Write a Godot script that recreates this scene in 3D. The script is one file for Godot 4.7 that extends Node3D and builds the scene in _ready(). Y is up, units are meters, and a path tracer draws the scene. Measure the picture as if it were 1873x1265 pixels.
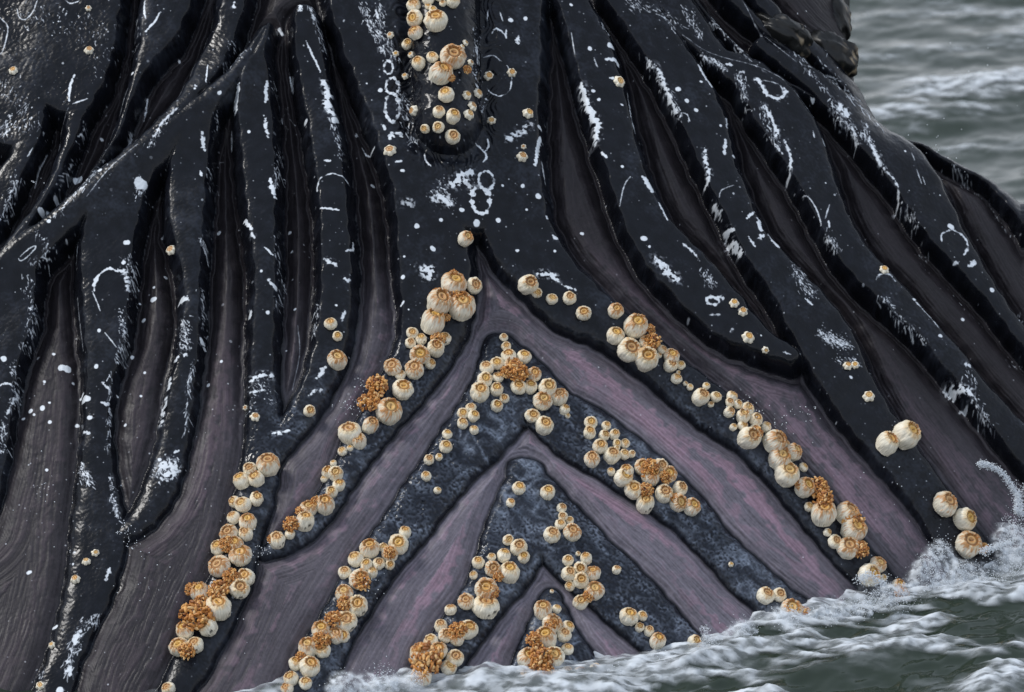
extends Node3D

# The whale's throat is a relief over its own plane: a runs across the body, b up the throat, the third axis outwards. Metres.
const CENTRE := Vector3(0, 0.5, 0)
const ACROSS := Vector3(1, 0, 0)
const UP_THROAT := Vector3(0, 0.70711, -0.70711)
const OUT := Vector3(0, 0.70711, 0.70711)
const STEP := 0.0021
const A0 := -0.97
const B0 := -0.75
const COLS := 925
const ROWS := 777
const SKIN_W := 2048
const SKIN_H := 1720

var sd := PackedFloat32Array()      # signed distance to the nearest pleat's edge
var along := PackedFloat32Array()   # way along that pleat
var hgt := PackedFloat32Array()
var pleats_made := 0
var skin: Image
var scale_px := 1.0
var rng := RandomNumberGenerator.new()
var rag_noise := FastNoiseLite.new()
var names := {}
var whale: Node3D
var sea_x := PackedFloat32Array()
var sea_z := PackedFloat32Array()
var foam := PackedFloat32Array()
var shells := []
var rims := []
var lids := []
var lice_meshes := []
var shell_mat: StandardMaterial3D
var lid_mat: StandardMaterial3D
var lice_mat: StandardMaterial3D
var spat: SurfaceTool
var foam_mat: StandardMaterial3D


func _ready() -> void:
	rng.seed = 7
	make_camera_and_light()
	# the whale
	sd.resize(COLS * ROWS)
	sd.fill(0.2)
	along.resize(COLS * ROWS)
	hgt.resize(COLS * ROWS)
	lay_pleats()
	make_whale()
	# the sea
	make_sea()
	# what lives on the whale
	make_barnacle_meshes()
	lay_barnacles()
	lay_lice()
	make_froth()


func make_camera_and_light() -> void:
	var cam := Camera3D.new()
	cam.name = "camera"
	add_child(cam)
	var toward := Vector3(0, sin(deg_to_rad(20.0)), cos(deg_to_rad(20.0)))
	cam.position = CENTRE + toward * 14.0
	cam.look_at_from_position(cam.position, CENTRE)
	cam.fov = rad_to_deg(2.0 * atan(0.6325 / 14.0))
	cam.near = 0.1
	cam.far = 3000.0
	cam.current = true
	var lens := CameraAttributesPhysical.new()
	lens.frustum_focal_length = 12.0 * 14.0 / 0.6325
	lens.frustum_focus_distance = 13.95
	lens.frustum_near = 0.1
	lens.frustum_far = 3000.0
	lens.exposure_aperture = 6.3
	cam.attributes = lens
	var we := WorldEnvironment.new()
	we.name = "world_environment"
	var env := Environment.new()
	env.background_mode = Environment.BG_SKY
	var sm := ProceduralSkyMaterial.new()
	sm.sky_top_color = Color(0.62, 0.665, 0.73)
	sm.sky_horizon_color = Color(0.86, 0.875, 0.90)
	sm.sky_curve = 0.25
	sm.ground_bottom_color = Color(0.20, 0.23, 0.24)
	sm.ground_horizon_color = Color(0.5, 0.54, 0.57)
	var sky := Sky.new()
	sky.sky_material = sm
	env.sky = sky
	env.background_energy_multiplier = 1.32
	env.tonemap_mode = Environment.TONE_MAPPER_LINEAR
	env.tonemap_exposure = 1.26
	env.sdfgi_enabled = true
	env.ssao_enabled = true
	env.ssil_enabled = true
	we.environment = env
	add_child(we)
	var sun := DirectionalLight3D.new()
	sun.name = "sun"
	sun.light_energy = 0.5
	sun.light_color = Color(1.0, 0.99, 0.975)
	sun.light_angular_distance = 14.0
	sun.shadow_enabled = true
	add_child(sun)
	sun.look_at_from_position(Vector3(-4.6, 6.0, -0.2), Vector3.ZERO)


# ---------------------------------------------------------------- helpers

func numbered(called: String) -> String:
	var n: int = names.get(called, 0)
	names[called] = n + 1
	return called if n == 0 else "%s_%03d" % [called, n]


func noise(freq: float, octaves: int, s: int, kind := FastNoiseLite.TYPE_SIMPLEX_SMOOTH) -> FastNoiseLite:
	var n := FastNoiseLite.new()
	n.seed = s
	n.noise_type = kind
	n.frequency = freq
	n.fractal_type = FastNoiseLite.FRACTAL_FBM if octaves > 1 else FastNoiseLite.FRACTAL_NONE
	n.fractal_octaves = octaves
	return n


func tag(o: Node3D, label: String, category := "", group := "", kind := "") -> void:
	if label:
		o.set_meta("label", label)
	if category:
		o.set_meta("category", category)
	if group:
		o.set_meta("group", group)
	if kind:
		o.set_meta("kind", kind)


func mesh_node(called: String, mesh: Mesh, mat: Material, parent: Node3D) -> MeshInstance3D:
	var m := MeshInstance3D.new()
	m.name = called
	m.mesh = mesh
	m.material_override = mat
	parent.add_child(m, true)
	return m


func arrays_mesh(v: PackedVector3Array, n: PackedVector3Array, idx: PackedInt32Array, col := PackedColorArray(), uv := PackedVector2Array(), tan := PackedFloat32Array()) -> ArrayMesh:
	var arr := []
	arr.resize(Mesh.ARRAY_MAX)
	arr[Mesh.ARRAY_VERTEX] = v
	arr[Mesh.ARRAY_NORMAL] = n
	arr[Mesh.ARRAY_INDEX] = idx
	if col.size():
		arr[Mesh.ARRAY_COLOR] = col
	if uv.size():
		arr[Mesh.ARRAY_TEX_UV] = uv
	if tan.size():
		arr[Mesh.ARRAY_TANGENT] = tan
	var am := ArrayMesh.new()
	am.add_surface_from_arrays(Mesh.PRIMITIVE_TRIANGLES, arr)
	return am


func smooth_normals(v: PackedVector3Array, idx: PackedInt32Array) -> PackedVector3Array:
	var n := PackedVector3Array()
	n.resize(v.size())
	for k in range(0, idx.size(), 3):
		var c := (v[idx[k + 2]] - v[idx[k]]).cross(v[idx[k + 1]] - v[idx[k]])
		for q in 3:
			n[idx[k + q]] += c
	for k in n.size():
		n[k] = n[k].normalized()
	return n


# ---------------------------------------------------------------- whale

func base(a: float, b: float) -> float:
	return -0.45 * pow(maxf(0.0, a + 0.44) / 1.373, 1.7) - 0.05 * pow(maxf(0.0, -0.45 - a) / 0.5, 2.0)


func ridge_top(a: float, b: float) -> float:
	return 0.008 + 0.046 * smoothstep(-0.24, 0.28, b + 0.25 * (absf(a) - 0.3) - 0.14 * exp(-a * a / 0.08))


func pleat(p: Array) -> void:
	pleats_made += 1
	var far := pleats_made * 7.3
	for k in range(0, p.size() - 3, 3):
		var ax: float = p[k]
		var ay: float = p[k + 1]
		var ar: float = p[k + 2]
		var ex: float = p[k + 3] - ax
		var ey: float = p[k + 4] - ay
		var er: float = p[k + 5] - ar
		var l2 := ex * ex + ey * ey
		var pad := maxf(ar, ar + er) + 0.085
		var i0 := clampi(int((minf(ax, ax + ex) - pad - A0) / STEP), 0, COLS)
		var i1 := clampi(int((maxf(ax, ax + ex) + pad - A0) / STEP) + 1, 0, COLS)
		var j0 := clampi(int((minf(ay, ay + ey) - pad - B0) / STEP), 0, ROWS)
		var j1 := clampi(int((maxf(ay, ay + ey) + pad - B0) / STEP) + 1, 0, ROWS)
		var length := sqrt(l2)
		for j in range(j0, j1):
			var y := B0 + j * STEP - ay
			var at := j * COLS
			for i in range(i0, i1):
				var x := A0 + i * STEP - ax
				var t := clampf((x * ex + y * ey) / l2, 0.0, 1.0)
				var dx := x - t * ex
				var dy := y - t * ey
				var d := sqrt(dx * dx + dy * dy) - ar - t * er
				if d < sd[at + i]:
					sd[at + i] = d
					along[at + i] = far + t * length
		far += length


func lay_pleats() -> void:
	pleat([-.1447, .7822, .215, -.1446, .7446, .2144, -.1423, .7015, .2114, -.1334, .6394, .201, -.1231, .5762, .1888, -.1159, .5296, .1798, -.1091, .4857, .1716, -.1015, .4349, .1637, -.0937, .3829, .156])
	pleat([-.1631, .3653, .0759, -.1563, .3084, .0758, -.1505, .2571, .0758, -.1474, .2202, .0761, -.1453, .189, .0764, -.142, .1579, .0765, -.14, .127, .0754, -.1412, .0928, .0718, -.1448, .0596, .0672, -.1509, .0319, .0616, -.1596, .0054, .0562, -.1701, -.0212, .0531, -.1853, -.0521, .0498, -.2108, -.096, .0431, -.238, -.1406, .0373, -.2598, -.1743, .0353, -.2787, -.2047, .0338, -.2939, -.2358, .029, -.3089, -.2673, .0251, -.3275, -.3013, .0256, -.3478, -.3339, .0267, -.3686, -.3615, .0255, -.3916, -.3849, .0229, -.4192, -.4026, .0187, -.4484, -.4179, .0139])
	pleat([.0061, .384, .0587, .0046, .3257, .0656, .0057, .275, .0712, .013, .2452, .0737, .0258, .222, .0737, .0461, .1932, .0704, .0692, .1659, .0666, .0897, .1441, .0667, .112, .125, .066, .1395, .1084, .0586, .17, .0914, .0511, .2029, .0705, .0482, .2366, .0476, .0468, .2692, .0227, .0461, .3012, -.0022, .0467, .3319, -.0242, .0486, .3628, -.0451, .0496, .3963, -.0648, .0469, .4291, -.0855, .0436, .458, -.1107, .0415, .4851, -.1377, .0407, .5113, -.1645, .0425, .5376, -.1929, .0443, .5657, -.2251, .0436, .5946, -.258, .0423, .6227, -.2878, .0419, .6531, -.3184, .0417, .6889, -.3537, .041, .728, -.3894, .0415, .7694, -.4219, .0449, .812, -.4535, .0494])
	pleat([-.0175, .0058, .0393, -.0113, -.0281, .0536, -.0105, -.062, .0642, -.0252, -.0958, .0639, -.0464, -.1292, .0599, -.0684, -.162, .0576, -.0911, -.194, .0548, -.1128, -.2252, .0509, -.1332, -.2551, .0476, -.1508, -.2826, .0473, -.1676, -.3096, .0472, -.1841, -.3374, .0454, -.2019, -.3663, .0433, -.2239, -.397, .0417, -.2458, -.4285, .0406, -.2633, -.4599, .04, -.2798, -.4921, .0396, -.2979, -.5259, .0388, -.316, -.5606, .0385, -.3331, -.5956, .0398, -.3495, -.631, .041, -.3652, -.6671, .0399, -.3805, -.7034, .038])
	pleat([-.019, .0138, .0379, -.0013, -.0143, .0484, .0186, -.0422, .0565, .0457, -.0706, .0562, .0737, -.0961, .0552, .0956, -.1133, .0605, .1188, -.1286, .0654, .1506, -.1471, .0645, .1839, -.1662, .0618, .2129, -.1848, .0592, .2415, -.2044, .0563, .2729, -.2256, .0531, .3042, -.2495, .0496, .3329, -.278, .0449, .3616, -.3085, .0413, .3925, -.3393, .0418, .4241, -.3687, .0438, .4548, -.3935, .0449, .4868, -.4175, .0464, .5226, -.4445, .0492, .5597, -.472, .0526])
	pleat([.0284, -.2278, .0352, .0253, -.2605, .0443, .0209, -.2939, .0523, .0135, -.3299, .0575, .0035, -.3663, .0597, -.0089, -.4012, .0572, -.0237, -.4351, .0524, -.0416, -.468, .0459, -.0607, -.4997, .0406, -.0793, -.5296, .0411, -.0975, -.5592, .0424, -.1152, -.5893, .0403, -.1317, -.6208, .0376, -.1455, -.6558, .0363, -.1583, -.6919, .0352])
	pleat([.0235, -.2284, .0362, .0407, -.2577, .0435, .0583, -.2868, .0511, .0768, -.3168, .0586, .0956, -.3446, .0643, .1134, -.3662, .0657, .1328, -.3859, .0656, .1571, -.4067, .066, .1825, -.4279, .0659, .2062, -.4495, .0649, .2296, -.4715, .063, .2527, -.494, .0597, .2767, -.517, .0567, .3035, -.5409, .0558, .3313, -.5652, .0557])
	pleat([.0703, -.4722, .0225, .0709, -.496, .0315, .0717, -.5203, .0409, .0731, -.5465, .051, .0751, -.5733, .0622, .0786, -.5995, .0758, .0825, -.6255, .0895, .0862, -.6515, .101, .0899, -.6775, .1118])
	pleat([-.3828, .6456, .0305, -.3795, .6072, .0344, -.3748, .566, .0375, -.3663, .5173, .0383, -.3565, .4645, .0384, -.347, .4091, .039, -.3382, .3524, .0393, -.3313, .2966, .0386, -.3261, .2415, .0381, -.3226, .1867, .039, -.3212, .1338, .04, -.3229, .0833, .0403, -.3264, .0378, .0399, -.3302, .0031, .0388, -.3369, -.0291, .0368, -.3493, -.0671, .0341, -.365, -.105, .0322, -.3826, -.1397, .0306, -.4021, -.1705, .0301, -.4237, -.1945, .0325, -.4462, -.2159, .0359])
	pleat([-.4516, .6215, .0142, -.4589, .5923, .0181, -.4655, .5646, .0228, -.4709, .5426, .0309, -.4745, .5192, .0385, -.4753, .4887, .0423, -.4741, .4512, .044, -.471, .4032, .0443, -.4671, .3497, .0433, -.4639, .2943, .0412, -.4605, .2376, .0382, -.4557, .1825, .0342, -.4521, .1283, .031, -.4527, .0748, .0308, -.4544, .0218, .0314, -.455, -.0322, .0314, -.4547, -.0838, .0318, -.4518, -.1294, .0339, -.4497, -.1712, .0359, -.4522, -.2101, .0361, -.4567, -.2465, .0358, -.4616, -.2809, .0367, -.4677, -.3142, .0374, -.4756, -.3483, .0356, -.484, -.3816, .0342, -.4908, -.4124, .0362, -.4989, -.4434, .0389, -.5113, -.4776, .0401, -.5254, -.5127, .0407, -.5394, -.5473, .0412, -.5537, -.5816, .0407, -.5678, -.6154, .0381, -.5821, -.6474, .0351, -.5973, -.6756, .0333, -.6129, -.7023, .0317])
	pleat([-.4586, .613, .0176, -.486, .5623, .0214, -.513, .5166, .0251, -.5411, .4859, .0288, -.5653, .4581, .0336, -.5795, .4224, .0381, -.5883, .3853, .042, -.5939, .3512, .045, -.5967, .3153, .0467, -.598, .2738, .0467, -.5971, .2285, .0443, -.5924, .1799, .0373, -.5874, .1289, .0301, -.5851, .0756, .0269, -.5857, .0217, .026, -.5914, -.0308, .0281, -.5992, -.0836, .0309, -.6063, -.14, .0318, -.6144, -.1941, .0325, -.6242, -.2411, .0338, -.6358, -.2816, .0342, -.6498, -.3143, .0325, -.6655, -.3399, .0295, -.6829, -.3572, .0258, -.7011, -.3709, .0227])
	pleat([-.5229, .5026, .0269, -.5597, .4639, .0308, -.5976, .425, .0348, -.6419, .3844, .0391, -.6821, .3437, .0433, -.7078, .3038, .0491, -.725, .2647, .0571, -.7358, .2281, .0604, -.7415, .1902, .0608, -.7436, .1475, .0594, -.7437, .102, .0565, -.7434, .0533, .0531, -.7437, .0052, .0483, -.7471, -.0365, .0403, -.7512, -.0792, .0331, -.7548, -.1303, .0301, -.7567, -.1841, .0305, -.7547, -.2383, .0362, -.7516, -.2903, .0435, -.7493, -.335, .0501, -.7487, -.3765, .0544, -.7513, -.4168, .0531, -.7573, -.4568, .0495, -.7687, -.4994, .0451, -.782, -.5412, .0405, -.7941, -.578, .0366, -.806, -.6144, .0346, -.8179, -.6544, .0371, -.8297, -.6952, .0411])
	pleat([-.5753, .4526, .0251, -.6359, .4079, .0269, -.6927, .3638, .0293, -.7389, .3186, .0336, -.7794, .2761, .0377, -.8171, .2403, .0388, -.8513, .2085, .0397, -.8842, .1819, .0452, -.9097, .1521, .0531, -.9178, .1071, .0568, -.9214, .0594, .0581, -.9318, .0204, .0571, -.9427, -.0196, .0557, -.9509, -.0675, .0559, -.9585, -.119, .0568, -.966, -.1732, .0584, -.974, -.2281, .0595, -.984, -.2803, .0584, -.9945, -.3321, .0566])
	pleat([-.5121, .7252, .0367, -.5191, .6793, .0348, -.528, .6337, .0336, -.5424, .5873, .0349, -.5591, .5448, .0357, -.5758, .5122, .0323, -.5936, .4843, .0284, -.6121, .4586, .0268, -.6332, .4335, .0255, -.6596, .4058, .0232, -.6879, .3776, .0207])
	pleat([-.6337, .7286, .0615, -.6433, .6762, .0559, -.6547, .6261, .0485, -.6721, .5857, .0342, -.6913, .542, .0216, -.7098, .4759, .0179, -.7272, .4135, .0173, -.7401, .3825, .0146, -.7544, .3587, .013, -.775, .3246, .0115, -.801, .2886, .0108, -.8345, .253, .0122, -.8718, .2184, .0139, -.9099, .1864, .0143, -.9488, .1555, .0146])
	pleat([-.8607, .7563, .1505, -.8551, .6965, .1405, -.8483, .6396, .1281, -.838, .5902, .1094, -.8268, .5456, .0868, -.8142, .506, .0568, -.8068, .4667, .0307, -.8142, .4197, .0219, -.827, .3749, .0205, -.8377, .3422, .0191, -.8498, .313, .0192, -.8641, .2823, .019, -.8818, .25, .0194, -.9056, .2137, .0203, -.9316, .1762, .0219])
	pleat([-.9314, .5262, .0838, -.9276, .4918, .0784, -.9218, .4597, .0701, -.9063, .4362, .0501, -.8963, .4117, .0324, -.91, .3753, .0318, -.9311, .3359, .0365, -.948, .2994, .0388, -.9647, .2634, .0412])
	pleat([.1123, .7346, .0417, .131, .6897, .047, .1485, .6423, .0515, .1623, .5857, .0523, .1746, .529, .0514, .1866, .4806, .0499, .1986, .4359, .0488, .2114, .3926, .0492, .2247, .3526, .0504, .2383, .3174, .052, .2533, .2863, .0545, .2713, .2595, .0593, .2913, .2354, .0636, .3121, .2131, .0645, .3358, .1902, .0639, .3657, .1618, .0627, .3966, .1347, .0593, .4224, .1148, .051, .449, .0989, .0415, .4818, .0862, .0342, .5165, .0751, .0272])
	pleat([.2161, .7691, .0596, .2373, .7337, .0543, .2605, .6959, .0526, .2917, .65, .0537, .3218, .6034, .0561, .3417, .5628, .057, .3572, .5239, .0561, .3698, .4847, .0517, .3821, .4457, .0467, .3983, .4065, .0445, .4147, .3695, .0432, .4277, .3381, .0419, .4413, .3094, .0418, .4591, .281, .0444, .4788, .2541, .048, .5, .2301, .0507, .521, .2069, .0543, .5393, .1829, .0599, .5565, .1584, .0649, .573, .134, .0672, .5893, .1073, .0673, .6056, .075, .0651, .6235, .0406, .062, .6456, .0057, .059, .6701, -.0283, .0563, .6964, -.0583, .0537, .7236, -.0873, .0513, .7508, -.1177, .0489, .7771, -.1486, .0476, .8003, -.1804, .0493, .8229, -.2113, .0519, .847, -.2389, .0535, .8714, -.2654, .0549])
	pleat([.2923, .7827, .0428, .3149, .7488, .0439, .3384, .7161, .044, .3647, .6853, .039, .3923, .6596, .0362, .421, .647, .043, .4493, .6344, .0523, .4755, .609, .0603, .4992, .5788, .0661, .519, .5472, .0663, .5363, .5149, .0633, .5519, .4839, .0573, .5665, .4525, .051, .581, .4185, .0471, .5956, .3846, .0446, .6102, .353, .0442, .6269, .3232, .0447, .6488, .2951, .0449, .673, .2699, .0447, .6975, .2496, .0441, .7219, .2307, .0427, .7443, .2102, .0394, .7672, .1881, .0364, .7932, .1626, .0363, .8197, .1357, .0372, .8443, .1091, .0374, .8691, .082, .0379, .8957, .0541, .0389, .9233, .0259, .0402, .9514, -.0024, .0416, .9798, -.0307, .0429])
	pleat([.4789, .7072, .0285, .516, .6863, .0319, .5517, .6653, .0355, .5838, .6429, .0383, .6141, .6217, .0428, .6438, .6061, .0514, .6716, .5904, .0597, .6961, .5691, .0641, .7183, .5457, .0658, .7389, .5221, .0635, .7575, .4976, .0603, .7732, .4717, .0589, .7876, .4457, .0574, .8016, .4212, .0545, .8166, .3972, .0507, .834, .3743, .0464, .8542, .3494, .0415, .8793, .3181, .0352, .9058, .2853, .0299, .9296, .2547, .028, .9549, .225, .0284, .9853, .1968, .0306, 1.0175, .1693, .0337])
	pleat([.7098, .6535, .0242, .7393, .6322, .0263, .7701, .6129, .0289, .8043, .5993, .0333, .8405, .5883, .0379, .8804, .5785, .0401, .9173, .5683, .0431, .9419, .5551, .0484, .9629, .5391, .0549, .9881, .5187, .063, 1.0115, .4959, .0698, 1.0281, .4716, .0708, 1.0425, .4466, .07])
	pleat([.3211, .8172, .0206, .336, .7924, .0172, .3534, .7665, .0148, .3774, .7371, .0153, .4058, .708, .016, .4378, .6827, .0139, .4741, .6597, .0119, .5165, .6392, .0127, .5614, .6199, .0146])
	pleat([.3917, .8314, .0286, .4033, .8121, .0264, .4173, .7929, .0244, .4381, .775, .0224, .4623, .7559, .0207, .4882, .7325, .0192, .5156, .7088, .0184, .5438, .6892, .0193, .5728, .67, .0202, .6021, .647, .0193, .6325, .626, .0179, .665, .6131, .0173, .6981, .603, .017])
	pleat([.4521, .853, .0304, .4614, .8261, .0292, .475, .7995, .0277, .5012, .7726, .0252, .532, .7474, .0237, .5614, .7274, .0259, .5919, .7076, .0289, .6239, .6825, .0306, .6569, .658, .0313, .6908, .6393, .0296, .7251, .6224, .0271])


func height_at(a: float, b: float) -> float:
	var x := clampf((a - A0) / STEP, 0.0, COLS - 1.001)
	var y := clampf((b - B0) / STEP, 0.0, ROWS - 1.001)
	var i := int(x)
	var j := int(y)
	var n := j * COLS + i
	return lerpf(lerpf(hgt[n], hgt[n + 1], x - i), lerpf(hgt[n + COLS], hgt[n + COLS + 1], x - i), y - j)


func place(a: float, b: float, h: float) -> Vector3:
	return CENTRE + ACROSS * a + UP_THROAT * b + OUT * h


func polyline_distance(p: Array, x: float, y: float) -> float:
	# signed: positive on the right of the way the line runs
	var best := 1e9
	var side := 1.0
	for k in range(0, p.size() - 2, 2):
		var ex: float = p[k + 2] - p[k]
		var ey: float = p[k + 3] - p[k + 1]
		var qx: float = x - p[k]
		var qy: float = y - p[k + 1]
		var t := clampf((qx * ex + qy * ey) / (ex * ex + ey * ey), 0.0, 1.0)
		var d := Vector2(qx - t * ex, qy - t * ey).length()
		if d < best:
			best = d
			side = 1.0 if ex * qy - ey * qx > 0.0 else -1.0
	return best * side


func capsule(ax: float, ay: float, bx: float, by: float, r: float, x: float, y: float) -> float:
	var ex := bx - ax
	var ey := by - ay
	var t := clampf(((x - ax) * ex + (y - ay) * ey) / (ex * ex + ey * ey), 0.0, 1.0)
	return Vector2(x - ax - t * ex, y - ay - t * ey).length() - r


func make_whale() -> void:
	whale = Node3D.new()
	whale.name = numbered("humpback_whale")
	add_child(whale)
	whale.position = Vector3(0, -0.6, 0)
	tag(whale, "black humpback whale with deeply pleated purple throat and barnacles rising from the sea", "whale")
	var wob := noise(28.0, 3, 11)
	var soft := noise(26.0, 1, 18)
	var fine := noise(120.0, 2, 12)
	var low := noise(5.0, 3, 13)
	var streak := noise(1.0, 2, 14)
	var pink := noise(1.0, 1, 15)
	var warp := noise(9.0, 2, 16)
	var cells := noise(21.0, 1, 17, FastNoiseLite.TYPE_CELLULAR)
	cells.cellular_return_type = FastNoiseLite.RETURN_DISTANCE2_SUB
	var outline := [.6307, 1.0404, .6323, .8988, .6376, .8412, .6515, .786, .6545, .7224, .6737, .6746, .694, .6331, .7223, .6145, .7838, .6033, .8474, .5816, .9167, .5607, .9784, .5277, 1.0712, .4726]
	var crest := [-.3981, .6645, -.5277, .4992, -.6126, .43, -.7271, .3313, -.8414, .2357, -.9607, .1423]
	var pix := PackedByteArray()
	pix.resize(COLS * ROWS * 3)
	var wet := PackedByteArray()
	wet.resize(COLS * ROWS)
	for j in ROWS:
		var b := B0 + j * STEP
		var edge := lerpf(0.013, 0.019, smoothstep(-0.35, 0.2, b))
		for i in COLS:
			var a := A0 + i * STEP
			var n := j * COLS + i
			var w1 := wob.get_noise_2d(a, b)
			var w2 := fine.get_noise_2d(a, b)
			var top := ridge_top(a, b)
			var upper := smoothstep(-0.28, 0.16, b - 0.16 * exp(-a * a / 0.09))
			var d := sd[n] - 0.08 * edge + 0.0026 * soft.get_noise_2d(a, b) + 0.0006 * w1
			var h := base(a, b)
			var lo := low.get_noise_2d(a, b)
			var c := Color(0, 0, 0)
			var skin_c := Color(0, 0, 0)
			var blend := smoothstep(-0.001, 0.006, d)
			# pale mottled skin low on the throat, black higher up and on the flanks
			var mott := smoothstep(0.12, -0.12, b + 0.25 * absf(a - 0.04) + 0.1 * lo) * smoothstep(0.62, 0.36, absf(a - 0.04))
			if d < 0.006:
				var inside := maxf(-d, 0.0)
				var x := minf(inside / edge, 1.0)
				var wx := warp.get_noise_2d(a, b) * 0.055
				var cell := cells.get_noise_2d(a + wx, b - wx) * 0.5 + 0.5
				skin_c = Color(0.0060, 0.0068, 0.0100) * (1.0 + 0.5 * w1)
				skin_c += Color(0.015, 0.018, 0.025) * clampf(0.9 * lo + 0.5 * w1 + 0.5 * w2 - 0.12, 0.0, 1.0)
				if mott > 0.01:
					var web := smoothstep(0.22, 0.0, cell + 0.22 * w1 + 0.2 * w2) * (0.55 + 0.8 * lo + 1.0 * w2) + 0.25 * maxf(0.0, w1 + 0.5 * w2)
					var dusty := Color(0.014, 0.017, 0.026).lerp(Color(0.15, 0.175, 0.225), clampf(web, 0.0, 1.0))
					skin_c = skin_c.lerp(dusty * (1.0 + 0.5 * w2), mott * smoothstep(0.0, 0.012, inside))
				if d < 0.0:
					h += top * (1.0 - pow(1.0 - x, 2.3)) + 0.004 * lo * x + 0.010 * (1.0 - pow(1.0 - minf(inside / 0.032, 1.0), 2.0))
					h += mott * x * (0.0022 * cell + 0.0014 * w2 + 0.003 * w1) + 0.0005 * w2 * x
			if d > -0.001:
				var out := maxf(d, 0.0)
				var s1 := streak.get_noise_2d(along[n] * 9.0, sd[n] * 210.0 + w1 * 0.2)
				var s2 := pink.get_noise_2d(along[n] * 1.6, sd[n] * 22.0 + 0.5 * w1)
				if d >= 0.0:
					h += lerpf(-0.003, -0.020, upper) * smoothstep(0.0, 0.009, out) + lerpf(0.016, 0.042, upper) * (1.0 - pow(1.0 - minf(out / lerpf(0.034, 0.040, upper), 1.0), 2.0)) + (0.0011 * s1 + 0.0008 * s2) * smoothstep(0.0, 0.006, out)
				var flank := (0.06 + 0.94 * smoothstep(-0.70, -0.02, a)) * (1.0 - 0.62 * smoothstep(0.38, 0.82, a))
				var pale := (1.0 - upper) * flank  # floor tone: part pigment, part shade of upper grooves and flanks painted in
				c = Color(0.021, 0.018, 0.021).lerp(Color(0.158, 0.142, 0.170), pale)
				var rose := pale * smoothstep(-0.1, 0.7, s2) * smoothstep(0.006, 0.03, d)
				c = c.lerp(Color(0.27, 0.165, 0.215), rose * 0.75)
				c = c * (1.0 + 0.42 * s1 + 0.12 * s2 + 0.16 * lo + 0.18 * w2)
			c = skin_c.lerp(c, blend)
			# the folded crest on the flank, the chin's knob and the hollow round its foot
			if a < -0.3 and b > -0.1:
				var e := polyline_distance(crest, a, b) / 0.055
				h += 0.024 * exp(-e * e)
				var wavy := smoothstep(-0.62, -0.78, a) * smoothstep(0.36, 0.46, b)
				if wavy > 0.0:
					h += wavy * 0.00022 * sin(20.0 * (warp.get_noise_2d(a * 1.5, b * 0.7) + 0.3 * w1))
			if a > -0.3 and a < 0.1 and b > 0.2:
				var e := capsule(-.1273, .7928, -.1199, .4447, 0.062, a, b) + 0.004 * w1
				if e < 0.0:
					h += 0.058 * sqrt(maxf(0.0, 1.0 - pow(1.0 + maxf(e, -0.06) / 0.06, 2.0)))
				else:
					h -= 0.008 * exp(-pow((e - 0.010) / 0.014, 2.0))
					h += 0.0015 * sin(26.0 * warp.get_noise_2d(a * 1.3, b) + 30.0 * a) * smoothstep(0.08, 0.0, e)
			if a > 0.35 and b > 0.2:
				var e := polyline_distance(outline, a, b) + 0.003 * w1
				var wide := 0.10
				if e > -wide:
					var x := minf((e + wide) / wide, 1.0)
					h -= wide * (1.0 - sqrt(maxf(0.0, 1.0 - x * x)))
					if e > 0.0:
						h -= minf(14.0 * e, 1.6)
			hgt[n] = h
			c.r = clampf(c.r, 0.003, 1.0)
			c.g = clampf(c.g, 0.003, 1.0)
			c.b = clampf(c.b, 0.003, 1.0)
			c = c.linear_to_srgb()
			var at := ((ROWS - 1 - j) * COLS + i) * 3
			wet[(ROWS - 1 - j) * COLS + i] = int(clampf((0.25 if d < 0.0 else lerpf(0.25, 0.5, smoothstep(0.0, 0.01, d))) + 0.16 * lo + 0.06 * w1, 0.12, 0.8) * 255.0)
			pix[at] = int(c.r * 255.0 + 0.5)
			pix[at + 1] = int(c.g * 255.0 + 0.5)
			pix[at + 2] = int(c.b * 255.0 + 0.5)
	skin = Image.create_from_data(COLS, ROWS, false, Image.FORMAT_RGB8, pix)
	skin.resize(SKIN_W, SKIN_H, Image.INTERPOLATE_CUBIC)
	scale_px = SKIN_W / (COLS * STEP)
	rag_noise = noise(0.085, 3, 21)
	lay_marks()
	var grain := noise(0.16, 3, 22).get_image(SKIN_W, SKIN_H)
	grain.bump_map_to_normal_map(1.4)
	var mat := StandardMaterial3D.new()
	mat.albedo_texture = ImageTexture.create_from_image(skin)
	mat.normal_enabled = true
	mat.normal_texture = ImageTexture.create_from_image(grain)
	mat.normal_scale = 0.15
	mat.roughness = 1.0
	mat.roughness_texture = ImageTexture.create_from_image(Image.create_from_data(COLS, ROWS, false, Image.FORMAT_L8, wet))
	mat.metallic_specular = 0.34
	mat.texture_repeat = false
	# the mesh: the relief, wide turned-down margins all round, and a flat back
	var ca := PackedFloat32Array()
	var cb := PackedFloat32Array()
	for k in range(16, 0, -1):
		ca.append(A0 - 0.36 * pow(k / 16.0, 1.5))
	for i in COLS:
		ca.append(A0 + i * STEP)
	for k in range(1, 17):
		ca.append(A0 + (COLS - 1) * STEP + 0.42 * pow(k / 16.0, 1.5))
	for k in range(16, 0, -1):
		cb.append(B0 - 0.62 * pow(k / 16.0, 1.5))
	for j in ROWS:
		cb.append(B0 + j * STEP)
	for k in range(1, 17):
		cb.append(B0 + (ROWS - 1) * STEP + 0.36 * pow(k / 16.0, 1.5))
	var nx := ca.size()
	var ny := cb.size()
	var hh := PackedFloat32Array()
	hh.resize(nx * ny)
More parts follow.
